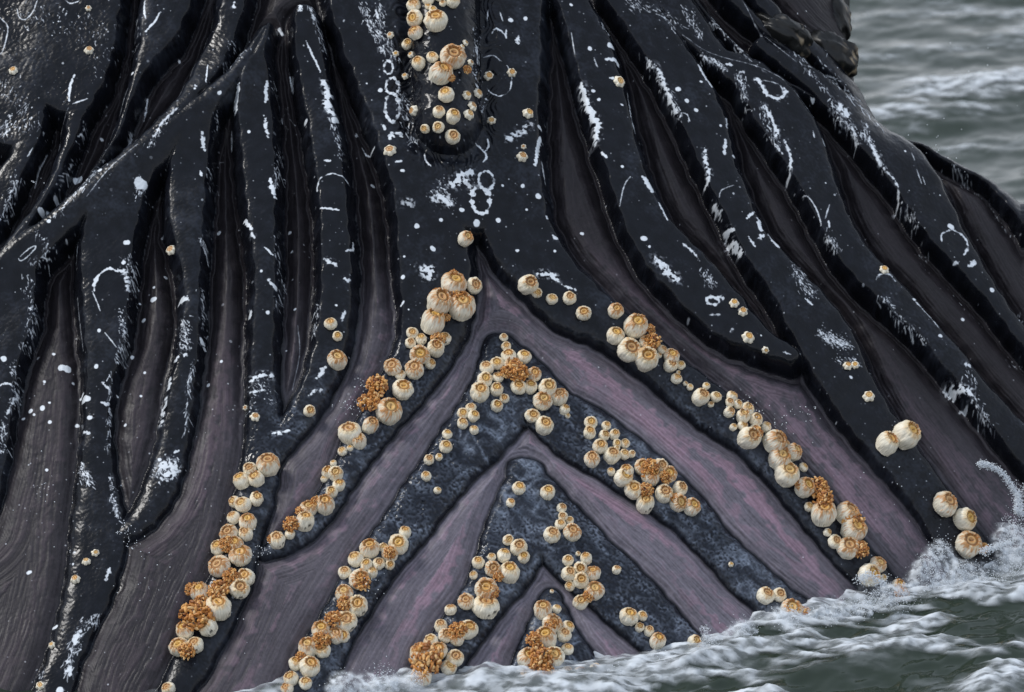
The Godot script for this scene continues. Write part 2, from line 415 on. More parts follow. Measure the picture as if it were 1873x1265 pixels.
	for j in ny:
		var ov := maxf(0.0, cb[j] - (B0 + ROWS * STEP)) / 0.36
		var oj := clampi(j - 16, 0, ROWS - 1) * COLS
		for i in nx:
			var ou := maxf(maxf(0.0, A0 - ca[i]) / 0.36, maxf(0.0, ca[i] - A0 - COLS * STEP) / 0.42)
			var o := minf(1.0, sqrt(ou * ou + ov * ov))
			var edge_h := maxf(hgt[oj + clampi(i - 16, 0, COLS - 1)], -1.5)
			if edge_h > -0.7:
				edge_h = lerpf(edge_h, base(clampf(ca[i], A0, -A0), 0.0) + 0.03, smoothstep(0.0, 0.5, o))
			hh[j * nx + i] = edge_h - 0.9 * (1.0 - sqrt(1.0 - o * o))
	var v := PackedVector3Array()
	var nn := PackedVector3Array()
	var uv := PackedVector2Array()
	var tn := PackedFloat32Array()
	v.resize(nx * ny)
	nn.resize(nx * ny)
	uv.resize(nx * ny)
	tn.resize(nx * ny * 4)
	var off := CENTRE - whale.position
	for j in ny:
		var jm := maxi(j - 1, 0)
		var jp := mini(j + 1, ny - 1)
		var db := cb[jp] - cb[jm]
		for i in nx:
			var k := j * nx + i
			var im := maxi(i - 1, 0)
			var ip := mini(i + 1, nx - 1)
			var ga := (hh[j * nx + ip] - hh[j * nx + im]) / (ca[ip] - ca[im])
			var gb := (hh[jp * nx + i] - hh[jm * nx + i]) / db
			v[k] = off + ACROSS * ca[i] + UP_THROAT * cb[j] + OUT * hh[k]
			nn[k] = (OUT - ACROSS * ga - UP_THROAT * gb).normalized()
			uv[k] = Vector2((ca[i] - A0) / (COLS * STEP), 1.0 - (cb[j] - B0) / (ROWS * STEP))
			var t := (ACROSS + OUT * ga).normalized()
			tn[k * 4] = t.x
			tn[k * 4 + 1] = t.y
			tn[k * 4 + 2] = t.z
			tn[k * 4 + 3] = 1.0
	var idx := PackedInt32Array()
	idx.resize((nx - 1) * (ny - 1) * 6)
	var q := 0
	for j in ny - 1:
		for i in nx - 1:
			var k := j * nx + i
			idx[q] = k
			idx[q + 1] = k + nx
			idx[q + 2] = k + 1
			idx[q + 3] = k + 1
			idx[q + 4] = k + nx
			idx[q + 5] = k + nx + 1
			q += 6
	# the back closes the body behind
	var rim_loop := PackedInt32Array()
	for i in nx:
		rim_loop.append(i)
	for j in range(1, ny):
		rim_loop.append(j * nx + nx - 1)
	for i in range(nx - 2, -1, -1):
		rim_loop.append((ny - 1) * nx + i)
	for j in range(ny - 2, 0, -1):
		rim_loop.append(j * nx)
	var first := v.size()
	for k in rim_loop:
		var p := v[k] - off
		var pa := p.dot(ACROSS) * 0.8
		var pb := p.dot(UP_THROAT) * 0.8
		v.append(off + ACROSS * pa + UP_THROAT * pb - OUT * 2.0)
		nn.append((-OUT + ACROSS * pa * 0.5 + UP_THROAT * pb * 0.5).normalized())
		uv.append(uv[k])
		tn.append_array([1.0, 0.0, 0.0, 1.0])
	v.append(off - OUT * 2.2)
	nn.append(-OUT)
	uv.append(Vector2(0.5, 0.01))
	tn.append_array([1.0, 0.0, 0.0, 1.0])
	var m := rim_loop.size()
	for k in m:
		var k2 := (k + 1) % m
		idx.append_array([rim_loop[k], rim_loop[k2], first + k, first + k, rim_loop[k2], first + k2])
		idx.append_array([first + k, first + k2, first + m])
	mesh_node("body", arrays_mesh(v, nn, idx, PackedColorArray(), uv, tn), mat, whale)
	lay_tubercles()


func tubercle(a: float, b: float, lift: float, size: Vector3, turn: float, s: int, mat: Material) -> void:
	var lump := noise(1.6, 3, s)
	var v := PackedVector3Array()
	var col := PackedColorArray()
	var idx := PackedInt32Array()
	for j in 25:
		var th := PI * j / 24.0
		for i in 37:
			var ph := TAU * i / 36.0
			var p := Vector3(sin(th) * cos(ph), cos(th), sin(th) * sin(ph))
			var r := 1.0 + 0.28 * lump.get_noise_3dv(p)
			v.append(p * r * size)
			var crust := smoothstep(0.22, 0.36, lump.get_noise_3dv(p * 2.3 + Vector3(5, 0, 0))) * smoothstep(0.45, 0.8, p.x + 0.3 * p.y)
			col.append(Color(0.009, 0.009, 0.011).lerp(Color(0.42, 0.33, 0.22), crust))
	for j in 24:
		for i in 36:
			var k := j * 37 + i
			idx.append_array([k, k + 1, k + 37, k + 1, k + 38, k + 37])
	var n := smooth_normals(v, idx)
	var m := mesh_node("tubercle", arrays_mesh(v, n, idx, col), mat, whale)
	var bas := Basis(ACROSS, UP_THROAT, OUT).rotated(OUT, turn)
	m.transform = Transform3D(bas, place(a, b, base(a, b) + lift) - whale.position)


func lay_tubercles() -> void:
	var mat := StandardMaterial3D.new()
	mat.vertex_color_use_as_albedo = true
	mat.roughness = 0.35
	mat.metallic_specular = 0.4
	tubercle(.5097, .7432, 0.03, Vector3(0.062, 0.034, 0.055), -0.45, 31, mat)
	tubercle(.6032, .7406, 0.0, Vector3(0.058, 0.040, 0.055), -0.5, 32, mat)
	tubercle(.6199, .8526, -0.06, Vector3(0.028, 0.055, 0.05), 0.15, 33, mat)


# ---------------------------------------------------------------- marks on the skin (scars, scratches, old barnacle rings)

func dab(a: float, b: float, r: float, alpha: float, rag: float) -> void:
	var x := (a - A0) * scale_px
	var y := SKIN_H - (b - B0) * scale_px
	var rp := maxf(r * scale_px, 0.7)
	for yy in range(maxi(0, int(y - rp - 1)), mini(SKIN_H - 1, int(y + rp + 1)) + 1):
		for xx in range(maxi(0, int(x - rp - 1)), mini(SKIN_W - 1, int(x + rp + 1)) + 1):
			var d := Vector2(xx - x, yy - y).length()
			var k := clampf(rp + 0.5 - d + rag * 1.5 * rp * rag_noise.get_noise_2d(xx, yy) - rag * rp * 0.12, 0.0, 1.0) * alpha
			if k > 0.02:
				var was := skin.get_pixel(xx, yy)
				skin.set_pixel(xx, yy, was.lerp(Color(0.90, 0.92, 0.94), k))


func stroke(p: Array, w: float, alpha: float, rag: float) -> void:
	var n := p.size() / 2
	var total := 0.0
	for k in n - 1:
		total += Vector2(p[k * 2 + 2] - p[k * 2], p[k * 2 + 3] - p[k * 2 + 1]).length()
	var gone := 0.0
	if rag > 0.55:
		for k in n - 1:
			for q in 3:
				dab(lerpf(p[k * 2], p[k * 2 + 2], q / 3.0), lerpf(p[k * 2 + 1], p[k * 2 + 3], q / 3.0), w * rng.randf_range(0.5, 0.9), 0.10, 1.6)
	for k in n - 1:
		var s := Vector2(p[k * 2], p[k * 2 + 1])
		var e := Vector2(p[k * 2 + 2], p[k * 2 + 3])
		var l := s.distance_to(e)
		var m := maxi(2, int(l / (w * 0.4)))
		for q in m:
			var f := (gone + l * q / m) / total
			var r := w * 0.5 * (0.35 + 0.65 * sqrt(sin(PI * clampf(f * 0.9 + 0.05, 0.0, 1.0)))) * rng.randf_range(0.9, 1.05)
			var o := s.lerp(e, float(q) / m)
			dab(o.x + rng.randfn() * w * 0.09, o.y + rng.randfn() * w * 0.09, r, alpha, rag)
		gone += l


func ring(a: float, b: float, ra: float, rb: float, from: float, to: float, w: float, alpha: float) -> void:
	var m := maxi(10, int(deg_to_rad(to - from) * maxf(ra, rb) / (w * 0.35)))
	for k in m:
		var t := deg_to_rad(lerpf(from, to, float(k) / m))
		var thick := 0.8 + 1.1 * rag_noise.get_noise_2d(t * 22.0, a * 900.0)
		var off := 1.0 + 0.10 * rag_noise.get_noise_2d(t * 12.0, b * 700.0)
		var fade := smoothstep(-0.35, 0.0, rag_noise.get_noise_2d(t * 14.0 + 50.0, a * 400.0))
		dab(a + cos(t) * ra * off, b - sin(t) * rb * off, w * 0.5 * maxf(0.25, thick), alpha * (0.15 + 0.85 * fade), 0.5)


func scratches(p: Array, spread: float, count: int, length: float, heading: float, w: float) -> void:
	var n := p.size() / 2
	for c in int(count * 2.8):
		var f := rng.randf() * (n - 1.001)
		var k := int(f)
		var o := Vector2(p[k * 2], p[k * 2 + 1]).lerp(Vector2(p[k * 2 + 2], p[k * 2 + 3]), f - k)
		o += Vector2(rng.randfn(), rng.randfn()) * spread * 0.4
		var at := sd[clampi(int((o.y - B0) / STEP), 0, ROWS - 1) * COLS + clampi(int((o.x - A0) / STEP), 0, COLS - 1)]
		if at > -0.005 and rng.randf() < 0.8:
			continue
		var dir := Vector2.from_angle(-deg_to_rad(heading + rng.randfn() * 24.0))
		var l := length * (0.12 + 0.9 * pow(rng.randf(), 2.0))
		var ww := w * rng.randf_range(0.45, 1.3)
		var alpha := 0.15 + 0.85 * pow(rng.randf(), 1.6)
		var m := maxi(2, int(l / (ww * 0.5)))
		for q in m:
			var t := float(q) / m
			dab(o.x + dir.x * l * t, o.y + dir.y * l * t, ww * 0.5 * (1.0 - 0.7 * t), alpha, 0.4)


func blots(p: Array) -> void:
	for k in range(0, p.size(), 3):
		var r: float = p[k + 2]
		for q in 4:
			dab(p[k] + rng.randfn() * r * 0.18, p[k + 1] + rng.randfn() * r * 0.15, r * rng.randf_range(0.5, 0.85), 0.95, 0.12)


func lay_marks() -> void:
	# fine flecks all over the black skin
	for k in 3600:
		var a := rng.randf_range(A0, -A0)
		var b := rng.randf_range(-0.7, 0.85)
		var n := clampi(int((b - B0) / STEP), 0, ROWS - 1) * COLS + clampi(int((a - A0) / STEP), 0, COLS - 1)
		if (b < -0.1 and absf(a) < 0.5) or (sd[n] > 0.0 and rng.randf() < (0.45 if a < -0.4 else 0.85)):
			continue
		dab(a, b, rng.randf_range(0.0005, 0.0016) * (1.0 if rng.randf() < 0.93 else 1.8), rng.randf_range(0.15, 0.8), 0.3)
	stroke([-.9225, .6847, -.9217, .68, -.9211, .6752, -.9201, .6707, -.9186, .6671, -.9161, .6641, -.9131, .6616, -.9097, .6602, -.9064, .6601, -.903, .662, -.8994, .6652, -.896, .6695, -.893, .6742, -.8906, .6795, -.8887, .6857, -.8869, .6921, -.8851, .6984], .0026, .7, .35)
	stroke([-.9548, .6707, -.9509, .6661, -.9468, .6614, -.9431, .6567, -.9405, .652, -.9392, .6475, -.939, .6432, -.9393, .6384, -.94, .6329, -.941, .6257, -.9425, .6174, -.9443, .6093, -.946, .6029, -.9476, .5989, -.9492, .5964, -.9509, .5944, -.9525, .5922], .0029, .7, .35)
	stroke([-.8318, .6938, -.8293, .6919, -.827, .6899, -.8244, .6881, -.8213, .6873, -.8176, .6876, -.8133, .6888, -.8087, .6903, -.8043, .6917], .0029, .8, .35)
	stroke([-.6535, .6581, -.6558, .6535, -.6579, .649, -.6603, .6443, -.6633, .6394, -.6673, .6342, -.672, .6286, -.6768, .623, -.6816, .6174], .0044, .95, .35)
	stroke([-.6829, .6824, -.6834, .6776, -.6839, .6728, -.6843, .6681, -.6842, .6633, -.6837, .6585, -.6827, .6537, -.6815, .6489, -.6804, .644], .0038, .95, .35)
	stroke([-.7015, .6756, -.7008, .6697, -.7, .6636, -.6994, .6578, -.6993, .6526, -.7001, .6483, -.7013, .6446, -.7028, .6412, -.7041, .6376], .0035, .6, .7)
	stroke([-.8109, .5378, -.813, .5326, -.8153, .5275, -.8173, .522, -.8188, .5157, -.8196, .508, -.8197, .4994, -.8197, .4904, -.8197, .4817], .0053, .95, .35)
	stroke([-.7858, .4868, -.8145, .4775], .0029, .8, .35)
	stroke([-.8211, .4704, -.8249, .4625, -.8287, .4547, -.8324, .4466, -.8356, .4376, -.8382, .4272, -.8403, .416, -.8423, .4044, -.8447, .3931, -.8474, .3822, -.8503, .3716, -.8535, .3607, -.8571, .349, -.8613, .336, -.8658, .3222, -.8707, .3082, -.8761, .2943, -.882, .2808, -.8885, .2673, -.8952, .2539, -.9018, .2405], .0018, .45, .5)
	stroke([-.7116, .5088, -.7164, .4927, -.7211, .4765, -.7258, .4606, -.7306, .4456, -.7355, .4315, -.7406, .4182, -.7454, .4056, -.7498, .394, -.7532, .3838, -.7561, .3747, -.759, .366, -.7625, .3572, -.7668, .3481, -.7718, .339, -.7769, .33, -.7819, .321], .0015, .4, .5)
	stroke([-.5567, .6588, -.5619, .6393, -.5672, .6195, -.5724, .6004, -.5774, .5831, -.5824, .5683, -.5872, .5554, -.592, .5431, -.5968, .5305, -.6017, .5174, -.6065, .5043, -.6114, .4913, -.6162, .4782], .0015, .35, .5)
	stroke([-.6777, .5109, -.678, .5053, -.6782, .4998, -.6784, .4942, -.679, .4883, -.6799, .482, -.681, .4754, -.6823, .4687, -.6835, .462], .0038, .8, .6)
	stroke([-.7032, .4328, -.7047, .4255, -.7061, .4181, -.7076, .4107, -.7094, .403, -.7115, .3949, -.7139, .3866, -.7163, .3781, -.7188, .3697], .0044, .8, .7)
	stroke([-.5051, .4984, -.5063, .4906, -.5076, .4828, -.5088, .4752, -.5097, .4682, -.5102, .462, -.5105, .4564, -.5108, .4511, -.511, .4456], .0088, 1, .25)
	stroke([-.4529, .5056, -.4557, .4641], .0068, .95, .35)
	stroke([-.457, .4377, -.4497, .3925], .0065, .9, .8)
	stroke([-.3814, .5901, -.3779, .5826, -.3744, .5752, -.371, .5677, -.3675, .5602, -.3641, .5528, -.3606, .5453, -.3572, .5379, -.3537, .5304], .0044, .95, .35)
	stroke([-.3502, .5154, -.3473, .5077, -.3441, .4998, -.3414, .4923, -.3398, .4856, -.34, .4803, -.3416, .4759, -.343, .4716, -.343, .4666, -.3407, .4606, -.3372, .4541, -.3331, .4474, -.3293, .4408], .0117, .9, .7)
	stroke([-.4129, .5476, -.4057, .5098], .0038, .95, .35)
	stroke([-.4452, .3101, -.4346, .2691], .0079, 1, .4)
	stroke([-.571, .4015, -.5687, .3677], .0076, .9, .8)
	stroke([-.5632, .541, -.5659, .4994], .0032, .95, .35)
	stroke([-.5861, .4962, -.5859, .4848], .0065, .9, .7)
	stroke([-.573, .3266, -.5712, .3153], .0059, .95, .35)
	stroke([-.3958, .6659, -.3922, .6469], .007, .9, .7)
	stroke([-.4361, .6423, -.4258, .6272], .0065, .8, .8)
	stroke([-.5179, .6734, -.516, .6619], .007, .9, .7)
	stroke([-.3451, .3499, -.3317, .3505], .0053, .95, .35)
	stroke([-.3525, .2545, -.3174, .2509], .0041, .95, .35)
	stroke([-.491, .2319, -.4773, .206], .0065, .95, .35)
	stroke([-.5193, .4344, -.5186, .393], .0026, .8, .6)
	stroke([-.862, .4057, -.8653, .3987, -.8687, .3917, -.8719, .3845, -.8749, .3767, -.8774, .3681, -.8797, .3588, -.8819, .3493, -.8841, .3399], .0023, .7, .35)
	stroke([-.8855, .3927, -.8952, .3747], .0029, .8, .35)
	stroke([-.6156, .448, -.6224, .4419, -.6293, .436, -.636, .4297, -.6422, .4226, -.6475, .4142, -.6524, .4049, -.657, .3952, -.6617, .3857], .0053, .6, .9)
	stroke([-.8083, .2928, -.7984, .3015, -.7884, .3102, -.7785, .3189, -.7685, .3276, -.7586, .3365, -.7487, .3456, -.7387, .3544, -.7288, .3627, -.7188, .3702, -.7088, .3772, -.6988, .3839, -.6888, .3907], .0023, .5, .8)
	stroke([-.7808, .2723, -.7713, .2858, -.762, .2994, -.7523, .3128, -.7415, .326, -.7292, .3387, -.7158, .351, -.7021, .3633, -.6885, .3757], .0021, .4, .7)
	stroke([-.2375, .4276, -.236, .4164], .0076, .95, .35)
	stroke([-.2141, .3549, -.2024, .357], .0059, .95, .35)
	stroke([-.287, .4375, -.2902, .4278], .0053, .95, .35)
	stroke([-.2783, .4098, -.2759, .4059, -.2735, .4019, -.271, .3983, -.2681, .3954, -.2647, .3935, -.2609, .3924, -.2569, .3917, -.253, .3907], .0041, .95, .35)
	stroke([-.2534, .6655, -.2482, .6468], .0044, .95, .35)
	stroke([-.0681, .4099, -.0646, .4067, -.0609, .4034, -.0575, .4002, -.0546, .3969, -.0521, .3935, -.05, .39, -.0484, .3865, -.0479, .3831, -.0486, .3797, -.0504, .3763, -.0526, .3729, -.0546, .3696], .0041, .95, .35)
	stroke([-.0452, .4201, -.0447, .4164, -.044, .4126, -.0436, .409, -.0438, .4055, -.0451, .4024, -.047, .3994, -.0492, .3965, -.0512, .3936], .0041, .95, .35)
	stroke([-.1622, .3774, -.1615, .3732, -.1609, .3689, -.1601, .3648, -.1588, .3611, -.1567, .3582, -.1542, .3558, -.1514, .3535, -.1487, .3512], .0038, .95, .35)
	stroke([-.0747, .3508, -.0803, .3465, -.086, .3422, -.0915, .3379, -.0966, .3337, -.1011, .3295, -.1053, .3254, -.1093, .3214, -.1133, .3173], .0153, .9, 1)
	stroke([-.0764, .3183, -.0831, .3282], .0106, .8, 1)
	stroke([-.1468, .2882, -.1416, .2902, -.1363, .2926, -.1312, .2943, -.1267, .2942, -.1228, .2917, -.1195, .2875, -.1164, .2826, -.1132, .2781], .0117, .6, 1)
	stroke([-.2003, .2751, -.1802, .2737], .0161, .45, 1.1)
	stroke([.0634, .2815, .0651, .2746], .0065, .95, .35)
	stroke([-.0532, .5912, -.049, .5925, -.0448, .5942, -.0405, .5953, -.0363, .5951, -.032, .593, -.0278, .5896, -.0235, .5856, -.0193, .5819], .0026, .6, .35)
	stroke([-.038, .6407, -.0361, .6433, -.0342, .6462, -.0321, .6485, -.0295, .6494, -.0259, .6483, -.0216, .6457, -.0174, .6426, -.0142, .6398, -.0125, .6375, -.0118, .6352, -.0114, .633, -.0108, .6307], .0038, .85, .35)
	stroke([-.0108, .6498, -.0125, .6343], .0035, .85, .35)
	stroke([.013, .6357, .0079, .6217], .0082, .9, .8)
	stroke([-.0108, .4225, -.0064, .425, -.0022, .4273, .0023, .4301, .0078, .4341, .0146, .4399, .0223, .447, .0304, .4547, .0383, .4621], .0112, .6, 1.1)
	stroke([.0518, .4395, .0505, .4309, .0492, .4224, .048, .414, .0467, .4055, .0454, .3971, .0441, .3887, .0429, .3804, .0416, .3721], .007, .95, .5)
	stroke([.1303, .557, .1322, .5476, .1341, .5381, .1362, .5288, .1386, .5202, .1418, .5124, .1455, .5051, .1491, .4983, .1521, .4919, .1546, .4862, .1568, .4812, .1583, .4761, .1588, .4702, .1581, .463, .1562, .4551, .154, .4468, .1519, .4388], .0129, .95, .6)
	stroke([.1749, .6156, .1794, .6166, .1841, .6178, .1885, .6185, .192, .6185, .1945, .6171, .1961, .6149, .1974, .6124, .1988, .61], .0076, .95, .35)
	stroke([.1833, .5788, .202, .5723], .0065, .95, .35)
	stroke([.1654, .4219, .1772, .4087], .0059, .95, .35)
	stroke([.2452, .382, .2468, .3785, .2483, .3749, .25, .3714, .2519, .368, .2542, .3646, .2567, .3613, .2594, .3579, .262, .3546], .0094, .95, .35)
	stroke([.2196, .3777, .2165, .373, .2134, .3686, .2103, .3636, .2076, .3569, .2051, .3478, .203, .3371, .2009, .3258, .1988, .3149], .0026, .7, .35)
	stroke([.2721, .3337, .2888, .299], .0044, .95, .35)
	stroke([.2157, .567, .2173, .5502, .2189, .5329, .2205, .5167, .2221, .5032, .2239, .4935, .2257, .4865, .2276, .4805, .2294, .474], .0026, .8, .7)
	stroke([.2675, .6219, .2715, .614, .2755, .6061, .2793, .5982, .2827, .5902, .2853, .5823, .2873, .5745, .2895, .5664, .2928, .5576, .2974, .5477, .303, .5372, .309, .5264, .3147, .5158], .0082, .8, .9)
	stroke([.0544, .3881, .0618, .3527], .0026, .8, .6)
	stroke([.1527, .614, .1594, .5959], .0035, .6, .35)
	stroke([.1102, .661, .1168, .6161], .0021, .7, .35)
	stroke([-.0228, .6847, -.0176, .6662], .0026, .8, .35)
	stroke([-.0449, .6896, -.0466, .6703], .0026, .8, .35)
	stroke([-.0651, .5955, -.065, .5612], .0026, .7, .6)
	stroke([.3489, .6371, .3508, .6329, .3525, .6289, .3545, .6246, .3573, .6195, .3613, .6134, .366, .6066, .3711, .5994, .376, .5925], .0056, 1, .25)
	stroke([.4596, .6268, .4627, .6231, .4659, .6193, .4689, .6156, .4715, .612, .4732, .6082, .4742, .6043, .4755, .6007, .4783, .5981, .4834, .5962, .4901, .5949, .497, .5946, .5026, .5956, .5069, .5985, .5106, .603, .5133, .6078, .515, .6118, .5153, .6145, .5144, .6167, .5129, .6186, .5117, .6207], .0076, .95, .7)
	stroke([.4561, .6241, .4683, .6267], .0088, .9, .7)
	stroke([.4718, .6275, .4791, .6272, .4868, .6271, .4938, .6267, .4996, .6257, .5034, .6239, .5058, .6216, .5077, .6189, .5099, .6164], .0023, .6, .7)
	stroke([.4745, .5742, .4769, .5691, .4793, .5642, .4818, .559, .4846, .5533, .4881, .5465, .4922, .5389, .4958, .5315, .4981, .5255, .4984, .5214, .4973, .5184, .4958, .516, .4944, .5133], .0076, .95, .7)
	stroke([.5117, .5093, .5145, .501, .5173, .4926, .5199, .4844, .5217, .477, .5224, .4705, .5224, .4646, .522, .4591, .5213, .454, .5203, .4495, .5189, .4454, .5173, .4416, .5158, .4376], .0059, .95, .6)
	stroke([.501, .4879, .5078, .4779], .0059, .9, .8)
	stroke([.4013, .5362, .4017, .5133], .0047, .9, .8)
	stroke([.399, .4861, .3951, .4548], .0076, .95, .6)
	stroke([.3591, .4631, .3598, .4543, .3604, .4453, .3612, .4368, .3622, .4295, .364, .424, .3663, .4198, .3682, .416, .3689, .4118, .3677, .4068, .3654, .4016, .3626, .3963, .3601, .3911], .0076, .95, .8)
	stroke([.3185, .5279, .3207, .5276, .323, .5275, .3252, .5271, .3271, .5257, .3286, .523, .3298, .5193, .3309, .5152, .3321, .5114], .0026, .8, .35)
	stroke([.6783, .5396, .6804, .5344, .6824, .5291, .6845, .5238, .6867, .5186, .6889, .5134, .6913, .5082, .6937, .503, .6961, .4978], .0065, .95, .6)
	stroke([.6181, .6082, .6203, .6052, .6224, .6021, .6245, .5992, .6267, .5967, .6289, .5949, .631, .5935, .6332, .5923, .6354, .591], .0123, .9, .8)
	stroke([.5448, .4058, .5483, .404, .5517, .4025, .5552, .4005, .5586, .3973, .5621, .3926, .5658, .3867, .5692, .3802, .5721, .3737, .5742, .3671, .5758, .3603, .5771, .3534, .5786, .3466], .0032, .8, .35)
	stroke([.595, .394, .5858, .3615], .0029, .7, .35)
	stroke([.7071, .489, .7117, .4845, .7165, .4802, .7209, .4756, .7243, .4701, .7267, .4632, .7283, .4553, .7291, .4474, .729, .4406, .7277, .4353, .7253, .431, .7224, .4271, .7198, .423], .0044, .75, .8)
	stroke([.4506, .3481, .4366, .3302], .0059, .95, .35)
	stroke([.4573, .3362, .4656, .3126], .0094, .95, .7)
	stroke([.3951, .307, .4157, .3072], .0129, .9, .9)
	stroke([.4134, .3957, .4073, .3923, .401, .3889, .3953, .3854, .3908, .3818, .3883, .378, .3871, .3739, .3864, .3698, .3855, .3657], .0023, .6, .35)
	stroke([.3751, .3599, .3903, .3363], .0076, .8, .9)
	stroke([.5662, .5405, .5684, .5256], .0029, .8, .35)
	stroke([.5835, .5309, .5892, .5149], .0029, .85, .35)
	stroke([.7647, .507, .774, .4786], .0018, .7, .35)
	stroke([.7761, .4945, .781, .4784], .0018, .7, .35)
	stroke([.756, .5434, .7616, .5255], .0021, .6, .35)
	stroke([.5927, .3592, .5941, .3443], .0041, .9, .35)
	stroke([.4302, .638, .4337, .6348], .007, .8, .6)
	stroke([.4026, .6477, .4147, .6483], .0059, .9, .5)
	stroke([.3201, .6932, .3322, .6856, .3437, .6777, .3563, .6704, .3716, .6646, .3915, .6611, .4147, .6593, .4379, .6579, .4582, .6554, .4749, .6517, .4894, .6474, .5023, .6424, .5137, .6365, .5233, .6295, .5311, .6216, .5379, .6132, .5446, .6048, .551, .5967, .557, .5884, .5627, .58, .5685, .5717], .0015, .35, .6)
	stroke([.7304, .5871, .7413, .5802, .7525, .5733, .7631, .5664, .7723, .5591, .7796, .5513, .7856, .5432, .791, .5349, .7963, .5266, .8016, .5186, .8066, .5107, .8116, .5024, .8168, .4934, .8225, .4831, .8285, .4721, .8346, .4607, .8406, .4495], .0015, .3, .5)
	stroke([.359, .7742, .3689, .7629, .3785, .7519, .3886, .7406, .4001, .7283, .4135, .7147, .4282, .7002, .4435, .6855, .4585, .6709], .0018, .5, .6)
	stroke([.4357, .79, .4434, .7751, .4507, .7602, .459, .7455, .4697, .7313, .4839, .7179, .5005, .7051, .5182, .6926, .5353, .68], .0018, .45, .6)
	stroke([.5358, .711, .5565, .6925], .0041, .7, .5)
	stroke([-.7204, .1332, -.7168, .1308, -.7131, .1288, -.7096, .126, -.7067, .1217, -.7048, .115, -.7034, .1066, -.7023, .0976, -.7011, .089], .0082, .8, .9)
	stroke([-.7682, .0921, -.7659, .087, -.7637, .082, -.7615, .0769, -.7594, .0719, -.7575, .0669, -.7558, .0619, -.754, .057, -.7523, .052], .0029, .8, .35)
	stroke([-.6073, .0758, -.5905, .0692], .0117, .95, .5)
	stroke([-.6157, -.0397, -.6057, -.0391], .0076, .95, .35)
	stroke([-.5975, -.0365, -.5915, -.0345], .007, .95, .35)
	stroke([-.7477, -.1218, -.7333, -.124], .007, .95, .35)
	stroke([-.7768, -.174, -.7684, -.1813], .0076, .9, .6)
	stroke([-.6236, -.0734, -.6266, -.0974], .0079, .95, .5)
	stroke([-.6314, -.1111, -.6326, -.118, -.6338, -.1249, -.635, -.1318, -.636, -.1386, -.6368, -.1455, -.6376, -.1524, -.6382, -.1593, -.6389, -.1663], .0076, .8, .9)
	stroke([-.9341, -.0809, -.9307, -.0796, -.9273, -.0781, -.9239, -.077, -.9208, -.0766, -.918, -.0774, -.9155, -.0789, -.9131, -.0808, -.9106, -.0825], .0047, .85, .5)
	stroke([-.9003, -.0935, -.9037, -.0994, -.9071, -.1054, -.9104, -.1112, -.9133, -.1168, -.9156, -.122, -.9176, -.127, -.9194, -.132, -.9213, -.1369], .0047, .8, .8)
	stroke([-.9046, .1577, -.9041, .1566, -.9037, .1553, -.9031, .1543, -.9021, .1538, -.9007, .1537, -.8989, .1539, -.8968, .1547, -.8944, .1561, -.8913, .1584, -.8878, .1615, -.8842, .1648, -.8812, .1679, -.8785, .1709, -.8759, .1738, -.874, .1765, -.873, .1784, -.8732, .1796, -.8743, .1803, -.8761, .1804, -.8781, .1799, -.8805, .1788, -.8835, .177, -.8866, .1748, -.8897, .1724, -.8928, .1697, -.8959, .1667, -.8991, .1635, -.9023, .1605], .0026, .75, .4)
	stroke([-.3399, .1509, -.3199, .1436], .0106, .85, 1)
	stroke([-.4772, .2004, -.472, .1876], .0065, .85, .7)
	stroke([-.4534, .1715, -.4366, .1555], .0044, .95, .35)
	stroke([-.4461, .1093, -.4292, .0921], .0065, .8, .9)
	stroke([-.4788, .0545, -.4803, .0406], .0059, .9, .7)
	stroke([-.568, .0003, -.5595, -.0118], .0082, .9, .8)
	stroke([-.474, -.082, -.4691, -.0795, -.4643, -.0768, -.4593, -.0744, -.4542, -.073, -.449, -.0729, -.4436, -.0738, -.4381, -.075, -.4327, -.076], .01, .85, 1)
	stroke([-.4771, -.1063, -.449, -.1013], .0053, .85, .7)
	stroke([-.4365, -.1837, -.4324, -.1835, -.4283, -.1834, -.4241, -.1831, -.42, -.1824, -.4157, -.1809, -.4114, -.179, -.4071, -.1768, -.4028, -.1748], .0059, .9, .8)
	stroke([-.3564, -.0761, -.3384, -.0506], .0076, .9, .6)
	stroke([-.3711, -.1083, -.3463, -.0947], .007, .75, 1)
	stroke([-.6132, -.2208, -.6033, -.2157], .0053, .95, .35)
	stroke([-.6412, -.2325, -.6361, -.2375], .007, .95, .35)
	stroke([-.3922, .0362, -.3908, .0228, -.3893, .0096, -.3882, -.0041, -.3884, -.0189, -.3904, -.0353, -.3937, -.0529, -.3975, -.0709, -.401, -.0888], .0015, .4, .5)
	stroke([-.7467, -.084, -.7314, -.0983], .0047, .9, .6)
	stroke([-.7432, .0094, -.721, -.0193], .0023, .8, .35)
	stroke([-.7976, .2007, -.8009, .1563], .0023, .6, .6)
	stroke([-.7968, .0937, -.7952, .0802, -.7938, .0668, -.7923, .0533, -.7906, .0397, -.7888, .0257, -.7868, .0116, -.7848, -.0027, -.7829, -.0168], .0015, .35, .5)
	stroke([-.1664, .1487, -.1616, .1486, -.1566, .1487, -.1522, .1484, -.1497, .1472, -.1497, .1448, -.1515, .1414, -.1541, .1377, -.1563, .1342], .0153, .7, 1.15)
	stroke([.0464, .1673, .052, .1676, .0576, .1681, .0631, .1682, .0683, .1677, .0732, .1662, .0778, .1639, .0823, .1614, .0868, .159], .01, .85, 1)
	stroke([.0918, .1507, .1188, .1428], .0053, .85, .7)
	stroke([.2644, .2204, .2694, .2152, .2742, .21, .2793, .2048, .2847, .1999, .2907, .1952, .297, .1907, .3036, .1863, .31, .1819], .0135, .85, .9)
	stroke([.0752, .2456, .0853, .2377], .0065, .9, .6)
